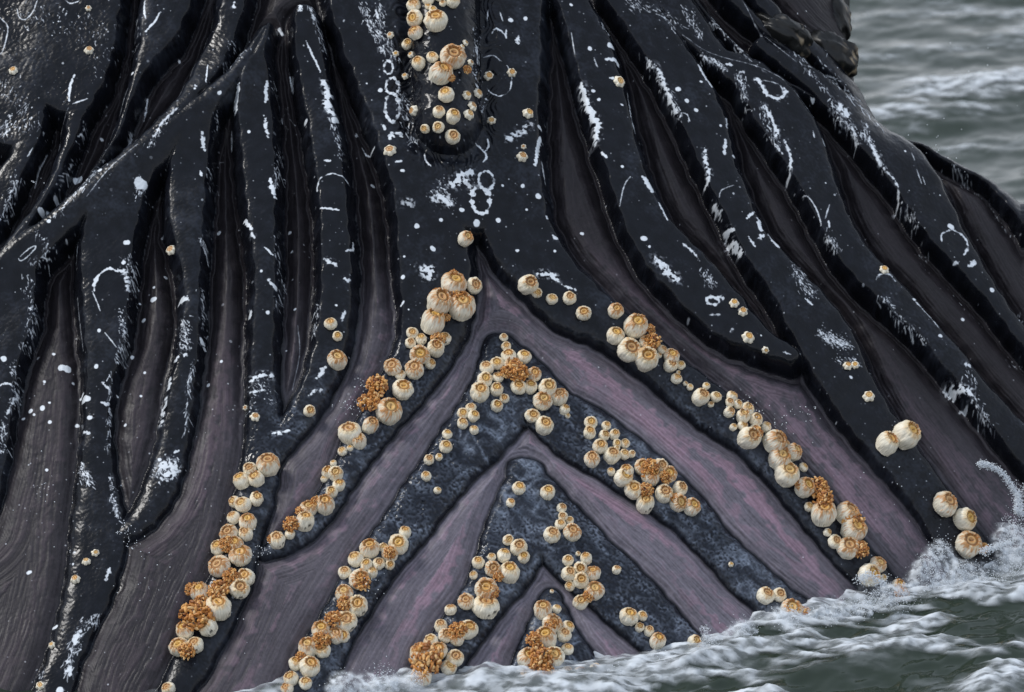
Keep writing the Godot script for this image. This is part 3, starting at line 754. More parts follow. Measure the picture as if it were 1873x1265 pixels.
	stroke([-.2917, .1934, -.2918, .1897, -.2917, .1859, -.292, .1823, -.2932, .1791, -.2957, .1767, -.2991, .1747, -.3029, .1729, -.3065, .171], .0041, .9, .35)
	stroke([-.3095, .1175, -.2961, .1151], .0065, .9, .6)
	stroke([-.2044, .0798, -.1978, .0875], .0041, .95, .35)
	stroke([-.3123, .0415, -.3104, .046, -.3083, .0509, -.3066, .0548, -.3057, .0559, -.3061, .0531, -.3074, .0475, -.3091, .0409, -.3106, .0347], .0041, .8, .6)
	stroke([.4018, .2913, .4052, .2882, .4086, .2853, .412, .2822, .4153, .2788, .4187, .275, .4221, .2709, .4255, .2667, .4289, .2626], .01, .85, .9)
	stroke([.4396, .2948, .4531, .2749], .0044, .85, .6)
	stroke([.4776, .3081, .4979, .2821], .0082, .9, .5)
	stroke([.4602, .2952, .4707, .3067], .0076, .9, .7)
	stroke([.8624, .3305, .8752, .3434], .01, .9, .5)
	stroke([.8523, .3509, .8578, .3569], .0047, .95, .35)
	stroke([.3799, .1601, .3935, .1605], .007, .85, .6)
	stroke([.5447, .1883, .5601, .1766], .0047, .85, .7)
	stroke([.6813, .2559, .6823, .2587, .6831, .2616, .6844, .2643, .6867, .2667, .6907, .269, .6959, .2713, .7014, .2729, .7061, .2731, .7098, .2713, .713, .2682, .716, .2644, .7191, .261], .0035, .8, .7)
	stroke([.7508, .2344, .7577, .2286, .7647, .2228, .7716, .217, .7783, .2107, .7845, .204, .7905, .1969, .7963, .1896, .8022, .1825], .0026, .75, .7)
	stroke([.8104, .0834, .8156, .0807, .8208, .0779, .826, .0754, .8312, .0735, .8367, .0725, .8424, .0722, .8477, .0719, .8522, .071, .8556, .0693, .8581, .0671, .8602, .0647, .8626, .0624], .0112, .85, .95)
	stroke([.8482, .1239, .8605, .1194], .0082, .85, .8)
	stroke([.843, .0506, .8516, .0435], .0094, .8, .9)
	stroke([.316, .2571, .3203, .2542, .3247, .2514, .3289, .2484, .3329, .2451, .3365, .2414, .3399, .2373, .3431, .2331, .3464, .229], .0041, .8, .7)
	stroke([.502, .0751, .5174, .0725], .0041, .8, .7)
	stroke([.8322, .3286, .8448, .3337], .0047, .8, .7)
	stroke([.3659, .1259, .3864, .129], .0041, .5, .8)
	stroke([.4031, .0979, .4083, .1057], .0053, .5, .8)
	stroke([-.6377, -.2449, -.6299, -.2455, -.6215, -.2457, -.6145, -.2466, -.6111, -.2491, -.6127, -.2537, -.6179, -.26, -.6246, -.2669, -.6305, -.2734], .0176, .7, 1.15)
	stroke([-.7248, -.4421, -.7325, -.4668], .007, .85, .7)
	stroke([-.7764, -.5644, -.789, -.5921], .0112, .85, .8)
	stroke([-.7982, -.62, -.7925, -.6522], .01, .8, .9)
	ring(-.3278, .2908, .0317, .0331, 180, 330, .0027, .7)
	ring(-.2296, .5484, .008, .014, 0, 360, .0047, .95)
	ring(-.2219, .51, .012, .0166, 0, 360, .0057, .95)
	ring(-.2216, .4665, .0133, .0294, 0, 360, .0067, .95)
	ring(-.2127, .3975, .014, .0155, 190, 330, .008, .95)
	ring(-.0578, .2976, .0173, .0258, 0, 360, .008, 1)
	ring(-.0478, .3363, .0147, .0177, 0, 360, .005, .95)
	ring(-.0261, .5468, .025, .0368, -50, 150, .0023, .75)
	ring(-.7348, .1012, .0307, .0324, 165, 300, .006, .9)
	ring(.8358, .3727, .026, .0243, 170, 400, .0043, .85)
	ring(.3713, .1534, .0113, .0074, 0, 360, .0067, .85)
	scratches([-.5414, .4461, -.5405, .4329, -.5395, .4197, -.5387, .4065, -.5388, .3933, -.54, .3799, -.5421, .3662, -.5444, .353, -.5464, .341, -.548, .3306, -.5495, .3214, -.551, .3126, -.5525, .3037], .0133, 46, .0133, 70, .0022)
	scratches([-.448, .5208, -.4425, .5113, -.4368, .5019, -.4315, .4924, -.4273, .483, -.4241, .4743, -.4217, .4661, -.4203, .4569, -.4201, .4454, -.4219, .43, -.4252, .4119, -.4288, .3936, -.431, .3776, -.4311, .3646, -.4299, .3532, -.4288, .3428, -.4287, .3326, -.4303, .3227, -.4328, .3134, -.4356, .3043, -.4383, .2952], .012, 60, .0147, 72, .0022)
	scratches([-.629, .4409, -.6339, .4317, -.6388, .4224, -.6437, .4132, -.6486, .404, -.6534, .3948, -.6583, .3856, -.6632, .3764, -.6681, .3672], .01, 30, .0087, 110, .0022)
	scratches([-.709, .3842, -.7205, .3729, -.7321, .3618, -.7437, .3503, -.7553, .338, -.7669, .3243, -.7787, .3095, -.7902, .2948, -.8012, .2811, -.8116, .2689, -.8214, .2576, -.831, .2466, -.8407, .2355], .01, 60, .0113, 120, .0022)
	scratches([-.7882, .4454, -.7913, .4333, -.7942, .4211, -.7973, .409, -.8007, .3973, -.8042, .3864, -.8078, .376, -.8118, .3652, -.8165, .3533, -.8223, .3398, -.8288, .3252, -.8356, .3101, -.8422, .2953], .0087, 34, .0133, 110, .0022)
	scratches([-.9112, .3386, -.9143, .3276, -.9174, .3167, -.9205, .3057, -.9236, .2948, -.9267, .2838, -.9298, .2729, -.9329, .262, -.936, .2511], .0133, 40, .0133, 105, .0022)
	scratches([-.9441, .5381, -.9349, .5214, -.9256, .5045, -.9166, .4883, -.9081, .4739, -.9005, .4622, -.8935, .4523, -.8867, .4431, -.8798, .4336], .03, 40, .012, 100, .0022)
	scratches([-.9283, .4607, -.9375, .4238], .0167, 20, .0167, 115, .0022)
	scratches([-.7015, .6718, -.7006, .6579, -.6996, .6436, -.6988, .63, -.6986, .6183, -.6992, .6091, -.7004, .6017, -.7018, .595, -.7031, .588], .0067, 22, .0133, 95, .0022)
	scratches([-.5234, .5896, -.5168, .5817, -.5094, .5737, -.5037, .566, -.5026, .5589, -.5078, .5528, -.5174, .5473, -.5289, .5421, -.5394, .5367], .02, 40, .0073, 60, .0022)
	scratches([-.3393, .4404, -.3347, .4313, -.3299, .4224, -.3255, .4133, -.3222, .4035, -.3203, .3929, -.3194, .3816, -.319, .37, -.3184, .3586], .008, 24, .012, 70, .0022)
	scratches([-.92, .6576, -.9034, .659, -.8871, .6612, -.8701, .662, -.8515, .6591, -.8284, .6518, -.8023, .6414, -.7783, .6287, -.7615, .6143, -.7549, .5975, -.7552, .5782, -.7582, .5579, -.7598, .5381], .0467, 60, .008, 75, .0022)
	scratches([-.3788, .6664, -.3744, .6561, -.3699, .6457, -.3656, .6354, -.3615, .6251, -.3578, .6148, -.3543, .6044, -.3509, .5941, -.3475, .5838], .008, 30, .0133, 70, .0022)
	scratches([-.6872, .3119, -.6797, .2779], .0133, 24, .0087, 100, .0022)
	scratches([-.2805, .6751, -.2764, .6652, -.2723, .6556, -.2681, .6455, -.2633, .6342, -.2577, .6214, -.2517, .6074, -.2454, .593, -.2392, .5788], .0113, 50, .0133, 68, .0022)
	scratches([-.2501, .681, -.2478, .6635, -.2456, .6457, -.2431, .6286, -.2395, .6131, -.2344, .5997, -.2283, .588, -.2218, .5769, -.2155, .5655], .0167, 60, .0113, 75, .0022)
	scratches([-.205, .5019, -.2034, .4878, -.2021, .4737, -.2004, .4597, -.1979, .4458, -.1943, .4319, -.19, .4182, -.1853, .4044, -.1808, .3907], .0133, 40, .0113, 70, .0018)
	scratches([-.1268, .3228, -.1312, .3146, -.1364, .306, -.1401, .2982, -.1401, .2926, -.135, .2899, -.1262, .2894, -.116, .2897, -.1065, .2896], .0167, 50, .0073, 40, .0022)
	scratches([.1685, .6932, .1855, .673], .0087, 20, .012, 60, .0022)
	scratches([.247, .6336, .2555, .6221, .264, .611, .2725, .5992, .281, .586, .2894, .5707, .2979, .554, .3063, .5366, .3148, .5196], .0133, 50, .0113, 62, .0022)
	scratches([-.0669, .6373, -.0671, .6138, -.0676, .59, -.0677, .5669, -.0667, .5458, -.0642, .5274, -.0607, .5109, -.0568, .4952, -.0531, .4791], .012, 44, .01, 80, .0018)
	scratches([.2117, .7468, .2261, .7437, .2406, .741, .2548, .7378, .2684, .7337, .2811, .7281, .293, .7216, .3047, .7146, .3165, .7079], .0167, 40, .0147, 40, .0018)
	scratches([.3543, .6574, .3613, .6549, .3685, .6525, .3754, .65, .3818, .6474, .3875, .6447, .3926, .6419, .3975, .639, .4025, .6362], .0087, 46, .01, 65, .0022)
	scratches([.4232, .6327, .4258, .6259, .4285, .6193, .431, .6123, .4333, .604, .4351, .5939, .4367, .5826, .4381, .5708, .4396, .5592], .0133, 40, .0113, 80, .0022)
	scratches([.5973, .6168, .6022, .608, .607, .5988, .6121, .5903, .6177, .583, .6241, .5777, .6311, .5736, .6383, .5702, .6454, .5664], .0133, 50, .01, 55, .0022)
	scratches([.6419, .5656, .6518, .5333], .0067, 24, .012, 80, .0022)
	scratches([.8362, .5563, .8434, .5534, .8507, .5507, .8578, .5478, .8644, .5444, .87, .5406, .8749, .5366, .8798, .532, .8854, .5268, .8919, .5209, .8991, .5143, .9064, .5072, .9132, .4996, .9194, .491, .9253, .4816, .9311, .4722, .9373, .4637, .944, .4563, .951, .4496, .9582, .4431, .9652, .4366], .0087, 70, .0133, 75, .0022)
	scratches([.5084, .7475, .515, .7342, .5215, .7207, .5283, .7076, .5356, .6955, .5438, .6847, .5527, .6749, .5616, .6658, .5699, .6569, .5773, .6484, .5841, .6403, .5907, .6325, .5974, .6246], .01, 34, .0133, 55, .0016)
	scratches([.4676, .5804, .4708, .5673, .474, .5539, .4772, .5411, .4808, .5295, .4847, .5197, .489, .5112, .4933, .5031, .4976, .4948], .0133, 40, .0113, 80, .0022)
	scratches([.6559, .5612, .663, .5557, .6702, .5507, .6771, .5448, .6835, .537, .6891, .5265, .694, .5141, .6988, .5009, .7036, .4881], .0087, 36, .012, 75, .0022)
	scratches([.3206, .7512, .3259, .7445, .3313, .7378, .3365, .731, .3411, .7242, .345, .7173, .3483, .7102, .3515, .7031, .3547, .696], .0133, 30, .0133, 65, .0022)
	scratches([.6669, .587, .6732, .55], .008, 18, .01, 75, .0022)
	scratches([.3725, .7381, .3853, .7262, .3982, .7143, .4111, .7025, .424, .6907, .4368, .6789, .4497, .6671, .4626, .6554, .4755, .6437], .0067, 20, .0167, 50, .0014)
	scratches([.5705, .6918, .5861, .681, .6017, .6703, .6173, .6595, .6329, .6484, .6485, .6369, .6642, .6252, .6798, .6134, .6954, .6016], .02, 34, .02, 46, .001)
	scratches([.5373, .8046, .5473, .7936, .5571, .7827, .5674, .7715, .5787, .7597, .5915, .747, .6055, .7337, .6199, .7202, .634, .7068], .0233, 30, .0167, 58, .001)
	scratches([.7341, .4342, .7614, .395], .01, 24, .012, 80, .0022)
	scratches([-.7075, .1583, -.7026, .1507, -.6973, .1431, -.6928, .1356, -.6901, .1282, -.69, .121, -.6917, .1138, -.6942, .1067, -.6963, .0996], .0133, 40, .0113, 70, .0022)
	scratches([-.6084, .0372, -.6056, .0292, -.6026, .0212, -.5999, .0133, -.598, .0057, -.5972, -.0015, -.5972, -.0084, -.5975, -.0151, -.5977, -.022], .0167, 60, .01, 50, .0022)
	scratches([-.5707, .1941, -.5568, .1609], .008, 20, .0133, 70, .0022)
	scratches([-.5659, .0964, -.5647, .08, -.5634, .0634, -.5623, .0475, -.5617, .0332, -.562, .0213, -.5627, .0111, -.5637, .0015, -.5646, -.0084], .008, 36, .01, 85, .0022)
	scratches([-.7155, .054, -.7131, .0384, -.7104, .0224, -.7083, .0073, -.7079, -.0058, -.7096, -.0161, -.713, -.0245, -.717, -.0321, -.7207, -.04], .0113, 50, .01, 60, .0022)
	scratches([-.892, .1299, -.8863, .1076, -.88, .085, -.875, .0637, -.873, .0447, -.8751, .0288, -.8801, .0152, -.8863, .0025, -.8919, -.0106], .0153, 50, .012, 80, .0022)
	scratches([-.9151, -.0301, -.9107, -.0448, -.906, -.0598, -.9022, -.0741, -.9005, -.0866, -.9017, -.0966, -.9051, -.1048, -.9094, -.1124, -.9132, -.1202], .0133, 40, .0113, 75, .0022)
	scratches([-.437, .1933, -.4319, .1731, -.4263, .1529, -.4217, .1333, -.4195, .1152, -.4206, .099, -.424, .0842, -.4283, .0699, -.4322, .0554], .008, 40, .0133, 75, .0022)
	scratches([-.4833, -.1463, -.4797, -.129, -.4764, -.1102, -.4726, -.0946, -.4674, -.0871, -.4602, -.0909, -.4517, -.1029, -.4426, -.1181, -.4337, -.1317], .02, 40, .008, 40, .0022)
	scratches([-.356, .0799, -.3621, .0103], .0067, 20, .012, 95, .0022)
	scratches([-.9295, -.1467, -.925, -.202], .01, 26, .0133, 80, .0022)
	scratches([-.7337, -.0603, -.7333, -.0813, -.7328, -.1025, -.7325, -.1233, -.7324, -.143, -.7327, -.1612, -.7333, -.1783, -.7339, -.1951, -.7345, -.2121], .0053, 24, .0147, 92, .0016)
	scratches([-.5808, -.0428, -.5832, -.06, -.5857, -.0772, -.5881, -.0944, -.5899, -.1117, -.5909, -.1289, -.5915, -.1462, -.5918, -.1635, -.5922, -.1809], .006, 30, .0167, 97, .0016)
	scratches([-.8738, .2101, -.8664, .201, -.8581, .1919, -.8516, .183, -.8493, .1747, -.8529, .1673, -.8607, .1605, -.8702, .154, -.8789, .1473], .0133, 26, .0113, 120, .0022)
	scratches([.525, .2481, .5292, .2402, .5334, .2321, .5376, .2245, .5418, .2177, .546, .2121, .5502, .2074, .5545, .2031, .5587, .1987], .0153, 60, .0093, 55, .0022)
	scratches([.5748, .1244, .5808, .1218, .5868, .1191, .5928, .1166, .5988, .1147, .6048, .1135, .6109, .113, .6169, .1127, .623, .1122], .0167, 130, .0067, 30, .0022)
	scratches([.5852, .329, .6125, .3009], .0133, 30, .01, 75, .0022)
	scratches([.768, .3717, .7699, .3638, .7709, .3566, .7738, .3482, .7812, .3368, .796, .3199, .8161, .2992, .8367, .279, .8536, .2635, .8649, .2545, .8734, .2495, .8806, .2461, .8884, .242], .0167, 50, .0113, 65, .0022)
	scratches([.6946, .225, .7018, .2153, .7088, .2056, .7163, .196, .7252, .1868, .736, .178, .7482, .1695, .7609, .1612, .7734, .1529], .012, 40, .0113, 62, .0022)
	scratches([.8532, .112, .858, .094, .8627, .0758, .8675, .0584, .8727, .0429, .8783, .0299, .8843, .0188, .8903, .0084, .8963, -.0023], .0167, 50, .0113, 70, .0022)
	scratches([.9364, .1784, .9575, .1688], .0133, 40, .0087, 50, .0022)
	scratches([.3496, .2077, .3699, .1855], .0133, 24, .01, 75, .0022)
	scratches([.9537, .2857, .9669, .2473], .0133, 40, .01, 60, .0022)
	scratches([.6017, .0791, .6432, .0801], .0133, 24, .008, 30, .0022)
	scratches([-.6441, -.2589, -.6111, -.2455], .02, 90, .008, 60, .0022)
	scratches([-.7873, -.2394, -.7667, -.2719], .0133, 44, .0113, 55, .0022)
	scratches([-.7304, -.2559, -.7286, -.2686, -.7268, -.2816, -.7249, -.2942, -.7228, -.3057, -.7203, -.3158, -.7176, -.3248, -.7148, -.3333, -.7121, -.3421], .008, 36, .0147, 82, .0022)
	scratches([-.7703, -.547, -.7751, -.5611, -.7801, -.5753, -.7848, -.5893, -.7887, -.6028, -.7916, -.6156, -.7937, -.6278, -.7955, -.6398, -.7974, -.6519], .0133, 46, .0167, 115, .0022)
	scratches([-.8442, -.6278, -.8566, -.6588], .01, 24, .01, 110, .0022)
	scratches([-.7442, -.5305, -.7635, -.5544], .0133, 24, .01, 115, .0022)
	scratches([-.8702, -.2627, -.8296, -.2861], .02, 40, .0033, 40, .0014)
	blots([-.8045, .345, .0093, -.6835, .2987, .0127, -.865, .2598, .0073, -.8532, .2625, .0067, -.8388, .2932, .006, -.5395, .23, .0047, -.409, .2286, .0037, -.3813, .435, .0043, -.4852, .4058, .0037, -.7607, .4267, .004, -.6199, .5863, .004, -.8489, .2268, .0047, -.7584, .327, .0053, -.7037, .5368, .0033, -.3275, .4334, .0067, -.5385, .4762, .0047, -.2437, .4989, .005, -.2023, .3385, .0043, -.175, .2317, .0057, -.1316, .2493, .005, -.0662, .2524, .0067, -.0259, .263, .0057, -.0931, .2736, .0053, .0483, .3172, .006, .0196, .3338, .005, -.0023, .6701, .005, .0249, .6775, .0047, .1442, .6326, .005, .1836, .6458, .0067, .1507, .5449, .004, .1608, .5294, .004, .0518, .4583, .005, -.0175, .3302, .0033, .2044, .396, .0033, .3101, .576, .006, .1104, .7194, .004, .2052, .5252, .0027, .1292, .267, .004, -.2691, .5123, .002, -.2576, .3304, .004, .0263, .2883, .0027, .3256, .5541, .0047, .3444, .5385, .0047, .3907, .515, .0033, .4141, .4586, .0033, .5675, .6158, .0047, .7436, .5433, .003, .5888, .4372, .002, .8288, .4042, .008, .809, .4644, .0017, .3554, .5999, .0027, -.6566, .0893, .0067, -.6754, .0534, .0047, -.8216, -.0385, .008, -.8126, -.0397, .0073, -.7533, .014, .005, -.7762, -.111, .008, -.8382, -.0112, .004, -.8431, -.145, .0047, -.7939, -.1502, .0053, -.7683, -.1492, .005, -.7848, -.098, .0047, -.857, -.1168, .0057, -.878, -.119, .0053, -.8919, -.1302, .0043, -.8722, -.1279, .0033, -.8539, -.0652, .003, -.8438, -.1071, .003, -.802, -.0679, .0033, -.5303, -.0377, .0033, -.5547, -.0791, .004, -.3984, .0689, .0033, -.4052, .1886, .0027, -.4454, .0464, .0047, -.4586, .125, .003, -.6943, -.0166, .0047, -.7588, -.0542, .0047, -.6704, -.057, .003, -.6764, -.1033, .0033, -.7038, -.1577, .0033, -.6564, .1144, .0033, -.6827, .0901, .003, -.9292, -.029, .0067, -.7198, -.097, .0027, -.6368, .1409, .004, -.712, .1467, .0047, -.7064, .1879, .006, -.4124, -.009, .002, -.321, .0658, .0027, -.2013, .1324, .005, -.1465, .1913, .0053, .0785, .2143, .0033, .0095, .2083, .004, .2426, .2571, .006, .2544, .2425, .0033, -.1894, .071, .002, -.1982, .1711, .0027, .8493, .2339, .0047, .9057, .2902, .0057, .7542, .2333, .0037, .8019, .1684, .0047, .4612, .0994, .002, .6289, .0487, .004, -.81, -.6759, .008, -.8231, -.5492, .0047, -.8724, -.4404, .0043, -.793, -.4295, .0027, -.8456, -.2398, .0033])


# ---------------------------------------------------------------- sea

func foam_streak(p: Array, r: float, strength: float) -> void:
	var nx := sea_x.size()
	for k in range(0, p.size() - 2, 2):
		var s := Vector2(p[k], p[k + 1])
		var e := Vector2(p[k + 2], p[k + 3])
		var d := e - s
		for j in sea_z.size():
			var z := sea_z[j]
			if z < minf(s.y, e.y) - r or z > maxf(s.y, e.y) + r:
				continue
			for i in nx:
				var x := sea_x[i]
				if x < minf(s.x, e.x) - r or x > maxf(s.x, e.x) + r:
					continue
				var t := clampf(((x - s.x) * d.x + (z - s.y) * d.y) / d.length_squared(), 0.0, 1.0)
				var q := Vector2(x - s.x - t * d.x, z - s.y - t * d.y).length_squared() / (r * r)
				if q < 1.0:
					foam[j * nx + i] = maxf(foam[j * nx + i], strength * (1.0 - q))


func lay_foam() -> void:
	foam_streak([-.3679, .5166, -.2811, .4529, -.1735, .4273, -.0357, .4836, .0719, .4989, .1505, .4657, .2596, .3964, .3503, .3108, .4418, .2321, .5628, .1925, .6462, .1125, .752, .0046, .8547, -.0227, .9541, -.105, 1.0811, -.2161], .19, 1.3)
	foam_streak([.3497, .3369, .4408, .2663, .5212, .24, .6203, .2506, .7027, .1925, .8076, .0991, .9463, .0181, 1.0795, -.05], .06, 1)
	foam_streak([.649, .2768, .7585, .2716, .8561, .303, .9294, .2873, 1.0566, .2716], .05, .9)
	foam_streak([.2396, .4145, .3471, .4427, .4542, .4734, .5115, .5166], .05, .9)
	foam_streak([.7851, .5166, .8481, .4401, .9242, .3706, 1.0547, .2978], .07, .8)
	foam_streak([.309, .3887, .4083, .3628, .5088, .3108], .04, .6)
	foam_streak([.8065, -3.6, .9277, -3.5169, 1.0847, -3.6418], .5, .55)
	foam_streak([.8206, -3.3528, .9464, -3.3936, 1.0924, -3.5583], .3, .5)
	foam_streak([.8431, -2.7817, .9209, -2.8969, .9744, -2.9941, 1.0373, -3.0333, 1.0906, -3.1121], .18, 1)
	foam_streak([.9665, -3.0726, 1.054, -3.1121], .12, .8)
	foam_streak([.8253, -2.9163, .9279, -3.0333, 1.0533, -3.3123, 1.166, -3.4756], .12, .45)
	foam_streak([.8099, -3.1121, .885, -3.1518], .3, .4)
	foam_streak([.8954, -2.6303, .9558, -2.6491], .12, .6)
	foam_streak([1.0341, -3.1917, 1.1506, -3.2317], .1, .5)


func spaced(lo: float, hi: float, steps: Array, reach: float) -> PackedFloat32Array:
	# steps: [upper end, spacing] in turn between lo and hi; beyond them the spacing grows to the reach
	var mid := PackedFloat32Array()
	var x := lo
	for s in steps:
		while x < s[0] - s[1] * 0.5:
			mid.append(x)
			x += s[1]
	mid.append(hi)
	var out := PackedFloat32Array()
	var before := []
	var gap := 0.03
	x = lo
	while x > -reach:
		x -= gap
		gap *= 1.16
		before.append(x)
	before.reverse()
	for y in before:
		out.append(y)
	out.append_array(mid)
	gap = 0.03
	x = hi
	while x < reach:
		x += gap
		gap *= 1.16
		out.append(x)
	return out


func make_sea() -> void:
	sea_x = spaced(-0.55, 1.15, [[1.15, 0.005]], 900.0)
	sea_z = spaced(-5.2, 1.2, [[-0.9, 0.016], [1.2, 0.008]], 900.0)
	var nx := sea_x.size()
	var nz := sea_z.size()
	foam.resize(nx * nz)
	lay_foam()
	var swell := noise(0.7, 3, 41)
	var chop := noise(3.2, 4, 42)
	chop.fractal_type = FastNoiseLite.FRACTAL_RIDGED
	var fine := noise(16.0, 3, 43)
	var fibre := noise(1.0, 3, 45)
	var lace := noise(6.0, 4, 44)
	lace.domain_warp_enabled = true
	lace.domain_warp_amplitude = 0.07
	lace.domain_warp_frequency = 3.0
	var v := PackedVector3Array()
	var fv := PackedVector3Array()
	var fc := PackedColorArray()
	v.resize(nx * nz)
	fv.resize(nx * nz)
	fc.resize(nx * nz)
	var fuv := PackedVector2Array()
	fuv.resize(nx * nz)
	for j in nz:
		var z := sea_z[j]
		for i in nx:
			var x := sea_x[i]
			var k := j * nx + i
			var f := foam[k]
			var near := 1.0 - smoothstep(8.0, 30.0, absf(z) + absf(x))
			var back := smoothstep(-0.6, -1.2, z)
			var sw := swell.get_noise_2d(x * 0.6 + z * 0.25, z)
			var ch := chop.get_noise_2d(x * 0.7 + z * 0.35, z)
			var fn := fine.get_noise_2d(x * 0.8 + z * 0.4, z)
			var la := lace.get_noise_2d(x * (0.34 - 0.05 * back) + z * (0.10 + 0.30 * back), z * (1.0 - 0.3 * back))
			var y := 0.035 * sw + near * (0.018 * ch * (1.0 - 0.55 * back) + 0.004 * fn * (1.0 - 0.7 * back)) + 0.013 * f * (0.8 + la)
			var fib := fibre.get_noise_2d(x * 7.0 + z * 3.0, z * 26.0)
			var alpha := smoothstep(0.2, 1.0, f * (1.0 - 0.3 * back) * (0.85 + 1.4 * la + 0.9 * fib))
			alpha = maxf(alpha, near * smoothstep(0.1, 0.45, la) * (0.12 + 0.05 * back + 0.3 * f))
			alpha = clampf(alpha * (0.78 + 0.4 * fn + 0.45 * fib), 0.0, 0.95)
			v[k] = Vector3(x, y, z)
			fv[k] = Vector3(x, y + 0.004 + 0.004 * alpha + 0.003 * alpha * fn, z)
			fc[k] = Color(1, 1, 1, alpha)
			fuv[k] = Vector2(x * 0.34 + z * 0.12, z * 0.62)
	var idx := PackedInt32Array()
	idx.resize((nx - 1) * (nz - 1) * 6)
	var fidx := PackedInt32Array()
	var q := 0
	for j in nz - 1:
		for i in nx - 1:
			var k := j * nx + i
			idx[q] = k
			idx[q + 1] = k + 1
			idx[q + 2] = k + nx
			idx[q + 3] = k + 1
			idx[q + 4] = k + nx + 1
			idx[q + 5] = k + nx
			q += 6
			if fc[k].a + fc[k + 1].a + fc[k + nx].a + fc[k + nx + 1].a > 0.03:
				fidx.append_array([k, k + 1, k + nx, k + 1, k + nx + 1, k + nx])
	var water := StandardMaterial3D.new()
	water.albedo_color = Color(0.175, 0.21, 0.175)
	water.roughness = 0.12
	water.metallic_specular = 0.36
	var sea := mesh_node("sea", arrays_mesh(v, smooth_normals(v, idx), idx), water, self)
	tag(sea, "grey green choppy sea round the whale", "", "", "structure")
	var white := StandardMaterial3D.new()
	foam_mat = white
	white.albedo_color = Color(0.86, 0.88, 0.90)
	white.vertex_color_use_as_albedo = true
	white.transparency = BaseMaterial3D.TRANSPARENCY_ALPHA
	white.roughness = 0.85
	var lacework := noise(0.06, 5, 46)
	var bubbly := lacework.get_seamless_image(1024, 1024)
	bubbly.convert(Image.FORMAT_RGBA8)
	for yy in 1024:
		for xx in 1024:
			var g := bubbly.get_pixel(xx, yy).r
			bubbly.set_pixel(xx, yy, Color(1, 1, 1, 0.25 + 0.75 * smoothstep(0.25, 0.75, g)))
	white.albedo_texture = ImageTexture.create_from_image(bubbly)
	var sheet := mesh_node("sea_foam", arrays_mesh(fv, smooth_normals(fv, fidx), fidx, fc, fuv), white, self)
	tag(sheet, "white foam streaked over the churned sea", "", "", "stuff")


# ---------------------------------------------------------------- barnacles

func lathe(profile: Array, n: int, wobble: FastNoiseLite, ribs: int, rib_depth: float, stained: int) -> ArrayMesh:
	# stained: 0 clean, 1 rusty, 2 with two dark holes
	var v := PackedVector3Array()
	var col := PackedColorArray()
	var idx := PackedInt32Array()
	var rows := profile.size()
	for j in rows:
		var pr: float = profile[j][0]
		var py: float = profile[j][1]
		var up := clampf(py / 1.1, 0.0, 1.0)
		var inside := j >= rows - 2
		for i in n + 1:
			var th := TAU * (i % n) / n
			var dir := Vector3(cos(th), 0, sin(th))
			var wn := wobble.get_noise_3dv(dir * 1.2 + Vector3(0, py, 0))
			var wf := wobble.get_noise_3dv(dir * 5.0 + Vector3(0, py * 2.0, 7))
			var rb := cos(th * ribs + wf * 1.2)
			var r := pr * (1.0 + rib_depth * rb * (1.0 - 0.75 * up) + 0.11 * wn + 0.02 * wf)
			var y := py + (0.10 * wn + 0.05 * wobble.get_noise_3dv(dir * 4.0)) * up
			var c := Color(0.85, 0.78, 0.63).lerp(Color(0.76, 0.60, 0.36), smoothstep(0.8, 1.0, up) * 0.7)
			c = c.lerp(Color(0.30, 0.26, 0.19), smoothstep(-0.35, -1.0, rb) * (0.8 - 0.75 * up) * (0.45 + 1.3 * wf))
			c = c * (1.0 + 0.4 * wf + 0.2 * wn)
			c = c.lerp(Color(0.34, 0.30, 0.22), smoothstep(0.15, 0.5, wf - 0.4 * up + 0.25 * wn) * 0.6)
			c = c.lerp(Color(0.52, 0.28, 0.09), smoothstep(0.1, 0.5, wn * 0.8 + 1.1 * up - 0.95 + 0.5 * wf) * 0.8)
			if stained == 1:
				c = c.lerp(Color(0.40, 0.17, 0.045) * (1.0 + 0.9 * wf), smoothstep(-0.05, 0.5, 0.6 * wn + 0.9 * up - 0.62 + 0.9 * wf) * 0.85)
			if inside:
				c = Color(0.22, 0.10, 0.035)
			if stained == 2:
				for hole in [[0.8, 0.46, 0.19], [1.28, 0.24, 0.11]]:
					var dth := absf(angle_difference(th, hole[0]))
					var e: float = Vector2(dth, (py - hole[1]) * 1.1).length() / hole[2]
					if e < 1.25:
						c = c.lerp(Color(0.012, 0.012, 0.014), smoothstep(1.25, 0.9, e))
						r *= 1.0 - 0.14 * smoothstep(1.2, 0.5, e)
			v.append(Vector3(dir.x * r, y, dir.z * r))
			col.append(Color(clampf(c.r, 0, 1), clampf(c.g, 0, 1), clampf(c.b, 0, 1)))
	for j in rows - 1:
		for i in n:
			var k := j * (n + 1) + i
			idx.append_array([k, k + 1, k + n + 1, k + 1, k + n + 2, k + n + 1])
	return arrays_mesh(v, smooth_normals(v, idx), idx, col)


